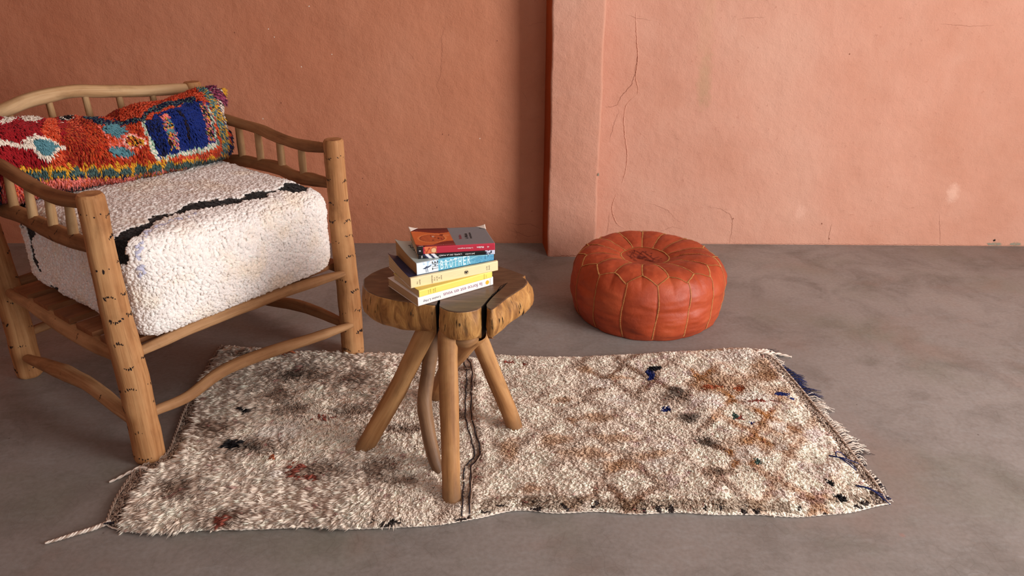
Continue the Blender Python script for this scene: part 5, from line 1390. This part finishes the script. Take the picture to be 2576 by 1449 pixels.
# 3 cream paperback with navy cover
f3 = lambda u, v: np.where((v < .055)[:, None], ncol((232, 212, 164)), ncol((36, 42, 74)) * (1 + .15 * vnoise(np.column_stack([u * 30, v * 30, u * 0]), 1, 3))[:, None])
b3, top3 = book('paperback', 'thick cream-spined paperback with navy cover in the middle of the stack', 'book', -.239, 1.661, ZS[2], 28.6, .232, .150, .0250, f3, solid((236, 216, 168)), M_PG2, lift=.014, lexp=20)
for s, xc, z0, z1 in (('PAUL', .072, .32, .60), ('AUSTER', .100, .22, .74), ('COMMENTAIRES', .235, .10, .92), ('DE LA', .262, .32, .66), ('LA VIE', .290, .26, .70), ('DE', .315, .42, .58), ('1974', .340, .30, .72), ('ACTES', .868, .28, .70), ('SUD', .895, .28, .74)): spine_side(b3, s, xc, .0031, z0, z1, M_TEXT_K, 'spine_title' if xc < .8 else 'spine_publisher')
L3 = .232; cx_, cz_ = .625 * L3, .0125
ring = [(cx_ + .0055 * math.cos(a), -E_, cz_ + .0055 * math.sin(a)) for a in np.linspace(0, 2 * PI, 24, endpoint=False)]; inn = [(cx_ + .0048 * math.cos(a), -E_, cz_ + .0048 * math.sin(a)) for a in np.linspace(0, 2 * PI, 24, endpoint=False)]
g = Geo(); g.add(ring + inn, [(k, (k + 1) % 24, 24 + (k + 1) % 24, 24 + k) for k in range(24)])
for (x0, z0, x1, z1, ww) in ((-.004, .001, .004, .001, .0011), (-.003, .003, .001, -.003, .0008), (.003, .003, -.001, -.003, .0007), (0, .0035, .0005, -.002, .0006), (-.0038, -.0015, .003, -.002, .0006)):
    dx, dz = x1 - x0, z1 - z0; l_ = math.hypot(dx, dz); nx_, nz_ = -dz / l_ * ww, dx / l_ * ww
    g.add([(cx_ + x0 + nx_, -E_, cz_ + z0 + nz_), (cx_ + x1 + nx_, -E_, cz_ + z1 + nz_), (cx_ + x1 - nx_, -E_, cz_ + z1 - nz_), (cx_ + x0 - nx_, -E_, cz_ + z0 - nz_)], [(0, 1, 2, 3)])
g.build('roundel_emblem', [M_TEXT_K], b3, smooth=False, rest=False)


# 4 blue thick paperback
def sp4(u, v):
    n = len(u); q = np.column_stack([u * 22, v * 5, u * 0]); c = np.tile(ncol((86, 166, 196)), (n, 1)); k = np.clip(.5 + fbm(q, 1.2, 5), 0, 1)[:, None]
    c = c * (1 - k * .5) + ncol((132, 200, 214)) * k * .5; k = np.clip((u - .62) / .35, 0, 1)[:, None] * .6; c = c * (1 - k) + ncol((74, 138, 184)) * k
    wv = np.abs(v - (.55 + .18 * np.sin(u * 26) * .4 + (u - .6) * .35)) < .035; c[wv & (u > .3)] = ncol((150, 204, 218))
    wv = np.abs(v - (.86 + (u - .7) * .5 + .03 * np.sin(u * 60))) < .03; c[wv & (u > .28)] = ncol((214, 236, 240))
    wv = (np.abs(v - (.28 + .06 * np.sin(u * 34))) < .028) & (u > .3) & (u < .75); c[wv] = ncol((120, 186, 208))
    m = (u > .66) & (v < .5) & (vnoise(np.column_stack([u * 120, v * 26, u * 0]), 1, 9) > .1); c[m] = c[m] * .55 + ncol((40, 104, 150)) * .45
    m = u < .275; c[m] = ncol((226, 238, 244)); m2 = m & (fbm(np.column_stack([u * 50, v * 6, u * 0]), 1, 19) > .15) & (u > .08) & (v > .4); c[m2] = ncol((176, 206, 230))
    return c


def fr4(u, v):
    c = np.tile(ncol((168, 186, 184)), (len(u), 1)); k = np.clip((v - .1) * .6, 0, .5)[:, None]; c = c * (1 - k) + ncol((196, 206, 198)) * k
    m = (v < .04); c[m] = ncol((184, 206, 212)); m = (u > .30) & (v < .10); c[m] = ncol((96, 150, 176)); return c


b4, top4 = book('paperback', 'thick blue and white paperback with tall lettering and standing man on its spine', 'book', -.226, 1.682, ZS[3], 27.8, .204, .145, .0292, fr4, sp4, M_PG3, lift=.014, lexp=9)
for ch, z0, z1 in (('T', .20, .40), ('H', .47, .68), ('E', .75, .95)): spine_side(b4, ch, .232, .0155, z0, z1, M_TEXT_K, 'spine_title')
for i, ch in enumerate('BROTHER'): spine_up(b4, ch, .298 + i * .0585, .298 + i * .0585 + .036, .0225, .50, M_TEXT_LB, 'spine_title', .012)
L4 = .204; fx = .118 * L4      # the standing man and his reflection, wide coat
patch(b4, [(fx - .009, -E_, .0135), (fx - .004, -E_, .0150), (fx + .001, -E_, .0185), (fx + .005, -E_, .0175), (fx + .012, -E_, .0190), (fx + .014, -E_, .0178), (fx + .006, -E_, .0140), (fx + .001, -E_, .0130), (fx - .004, -E_, .0118)], flat_mat('figure_grey', (62, 72, 98), .6), 'printed_figure')
for dx in (-.0015, .0025): patch(b4, [(fx + dx, -E_, .0130), (fx + dx + .0013, -E_, .0130), (fx + dx + .0022, -E_, .0030), (fx + dx + .0010, -E_, .0028)], M_TEXT_NB, 'printed_figure')
spine_side(b4, 'JOAKIM ZANDER', .925, .0045, .45, .96, M_TEXT_K, 'spine_author')
spine_side(b4, 'NOVEL', .885, .0022, .30, .62, M_TEXT_K, 'spine_author')


def cover_text(b, top, s, u, v0, v1, h, mat, name='cover_title', bold=0.0):
    L, W_, T = b['_dims']; o = text_obj(s, b, name, mat, (u * L + h, v0 * W_, 0), (0, 1, 0), (-1, 0, 0), h, (v1 - v0) * W_, bold)
    co = np.empty(len(o.data.vertices) * 3, dtype=np.float32); o.data.vertices.foreach_get('co', co); co = co.reshape(-1, 3); co[:, 2] = top(co[:, 0], co[:, 1]) + E_; o.data.vertices.foreach_set('co', co.ravel()); return o


cover_text(b4, top4, 'JOAKIM', .115, .22, .80, .011, M_TEXT_K, 'cover_author'); cover_text(b4, top4, 'ZANDER', .205, .22, .80, .011, M_TEXT_K, 'cover_author')
cover_text(b3, top3, 'essais', .045, .15, .40, .006, M_TEXT_NB, 'cover_author')


# 5 slim black paperback
def sp5(u, v):
    c = np.tile(ncol((26, 22, 24)), (len(u), 1)); q = u + (v - .5) * .055
    c[(q > .085) & (q < .115)] = ncol((44, 44, 76)); c[(q >= .115) & (q < .160)] = ncol((236, 236, 240)); c[(q >= .160) & (q < .195)] = ncol((44, 44, 76)); c[(q >= .195) & (q < .240)] = ncol((236, 236, 240))
    m = u > .875; c[m] = ncol((214, 218, 238)); m2 = m & (vnoise(np.column_stack([u * 60, v * 5, u * 0]), 1, 4) > .0) & (u < .965); c[m2] = ncol((34, 36, 60)); return c


b5, top5 = book('paperback', 'slim black paperback with white diagonal stripes, directly under the red one', 'book', -.224, 1.710, ZS[4], 10.2, .185, .112, .0108, solid((30, 26, 28)), sp5, M_PG2, shear=.10)
spine_inv(b5, "L'APPEL DE LA FORÊT", .565, .262, .0046, .52, M_TEXT_W, bold=.01); spine_inv(b5, 'Jack London', .735, .610, .0048, .52, M_TEXT_W, 'spine_author', bold=.01)
spine_side(b5, 'folio', .045, .0040, .20, .80, M_TEXT_W, 'spine_publisher', .01)


# 6 red and grey paperback on top
def fr6(u, v):
    n = len(u); c = np.tile(ncol((206, 104, 52)), (n, 1)); q = np.column_stack([u * 7, v * 7, u * 0]); c *= (1 + .10 * fbm(q, 1, 3))[:, None]
    f = lambda a, b: np.clip((b - a), 0, 1)
    m = v > .80 + .07 * np.sin(u * 9 + 1.4); c[m] = ncol((108, 30, 28)); m = (v > .90 + .03 * np.sin(u * 11)); c[m] = ncol((84, 24, 26))
    m = v < .22 - .10 * np.sin(u * 7 + .4) * (u < .5) - .05 * np.sin(u * 13); c[m] = ncol((116, 30, 30)); m = v < .11; c[m] = ncol((134, 34, 40))
    e = ((u - .245) / .165) ** 2 + ((v - .47) / .20) ** 2; c[(e < 1.35)] = ncol((226, 134, 76)); c[e < 1.0] = ncol((188, 92, 50)); m = (e < 1) & (np.abs(np.sin(v * 60 + u * 12)) < .22) & (u < .20); c[m] = ncol((150, 62, 36))
    m = (e > .86) & (e < 1.0); c[m] = ncol((128, 48, 30))
    for (a, b_, ra, rb, k) in ((.265, .56, .016, .035, (232, 214, 196)), (.265, .56, .008, .018, (60, 30, 26)), (.24, .58, .006, .06, (110, 40, 28)), (.245, .36, .014, .03, (110, 44, 30)), (.325, .45, .016, .045, (112, 30, 26)), (.36, .42, .010, .07, (150, 50, 36)), (.285, .50, .012, .02, (120, 50, 34)), (.39, .62, .035, .05, (124, 42, 30)), (.44, .60, .045, .05, (214, 124, 78))):
        c[((u - a) / ra) ** 2 + ((v - b_) / rb) ** 2 < 1] = ncol(k)
    g = u > .50; c[g] = ncol((118, 124, 130)) * (1 + .02 * vnoise(q[g], 6, 2))[:, None]
    m = (u < .105) & (v < .075); c[m] = ncol((30, 22, 24)); m = (u >= .105) & (v < .05) & (u <= .5); c[m] = ncol((150, 40, 52))
    m = (u > .93) & (v > .90); c[m] = ncol((40, 40, 46))
    return c


def sp6(u, v):
    c = np.tile(ncol((188, 48, 68)), (len(u), 1)); c[u < .085] = ncol((32, 26, 28)); m = (u > .10) & (u < .27); c[m] = ncol((188, 48, 68))
    m = (u > .095) & (u < .255); c[m] = ncol((228, 120, 76)); e = ((u - .215) / .040) ** 2 + ((v - .48) / .46) ** 2; c[(e < 1) & m] = ncol((176, 74, 46)); c[(e < .62) & m] = ncol((240, 190, 140))
    m2 = m & (u < .17) & (np.abs(v - .5 - .3 * np.sin(u * 90)) < .12); c[m2] = ncol((170, 60, 40)); return c


b6, top6 = book('paperback', 'red and grey paperback with painted face cover, topmost of the stack', 'book', -.227, 1.712, ZS[5], 9.2, .188, .118, .0172, fr6, sp6, M_PG2, lift=.004, liftl=.002, shear=.10)
spine_inv(b6, 'Le Malade Imaginaire', .715, .520, .0042, .55, M_TEXT_W, bold=.01); spine_inv(b6, 'Molière', .855, .765, .0048, .55, M_TEXT_W, 'spine_author', bold=.02)
spine_inv(b6, '43', .925, .900, .0036, .55, M_TEXT_W, 'spine_number', bold=.02); spine_inv(b6, '43', .052, .028, .0036, .50, M_TEXT_W, 'spine_number', bold=.02)
cover_text(b6, top6, 'Molière', .560, .34, .58, .0075, M_TEXT_R, 'cover_author', .02); cover_text(b6, top6, 'Le Malade', .640, .34, .64, .0080, M_TEXT_K, bold=.02); cover_text(b6, top6, 'imaginaire', .700, .34, .68, .0080, M_TEXT_K, bold=.02)
Lb, Wb = .188, .118
o = text_obj('Classiques & Contemporains', b6, 'cover_series', flat_mat('rose_ink', (222, 150, 150), .6), (.49 * Lb, .052 * Wb + .0045, 0), (-1, 0, 0), (0, -1, 0), .0040, .36 * Lb, 0)
co = np.empty(len(o.data.vertices) * 3, dtype=np.float32); o.data.vertices.foreach_get('co', co); co = co.reshape(-1, 3); co[:, 2] = top6(co[:, 0], co[:, 1]) + E_; o.data.vertices.foreach_set('co', co.ravel())
o = text_obj('folio', b6, 'cover_publisher', M_TEXT_W, (.085 * Lb, .055 * Wb + .001, 0), (-1, 0, 0), (0, -1, 0), .0042, .06 * Lb, .01)
co = np.empty(len(o.data.vertices) * 3, dtype=np.float32); o.data.vertices.foreach_get('co', co); co = co.reshape(-1, 3); co[:, 2] = top6(co[:, 0], co[:, 1]) + E_; o.data.vertices.foreach_set('co', co.ravel())
# dog-eared corners folded up to show the white underside
for (cx0, sgn) in ((0.0, 1), (Lb, -1)):
    g = Geo(); zt = float(top6(np.array([cx0]), np.array([Wb]))[0]); V = []; nn = 8
    for i in range(nn + 1):
        for j in range(nn + 1 - i):
            u, v = i / nn, j / nn; d = (1 - u - v); px_ = cx0 + sgn * (.022 * u) - sgn * .001; py_ = Wb - .022 * v + .001; px_ -= .10 * py_
            V.append((px_ - sgn * .002 * d, py_, zt + .0012 + .0055 * d ** 1.5))
    F = []; row = [0]
    for i in range(nn + 1): row.append(row[-1] + nn + 1 - i)
    for i in range(nn):
        for j in range(nn - i):
            F.append((row[i] + j, row[i + 1] + j, row[i] + j + 1))
            if j < nn - i - 1: F.append((row[i + 1] + j, row[i + 1] + j + 1, row[i] + j + 1))
    g.add(V, F); o = g.build('folded_corner', [M_INNER], b6, rest=False); tag(o, 'white folded-up cover corner'); md = o.modifiers.new('t', 'SOLIDIFY'); md.thickness = .0004
for b in (b1, b2, b3, b4, b5, b6):
    if '_dims' in b: del b['_dims']
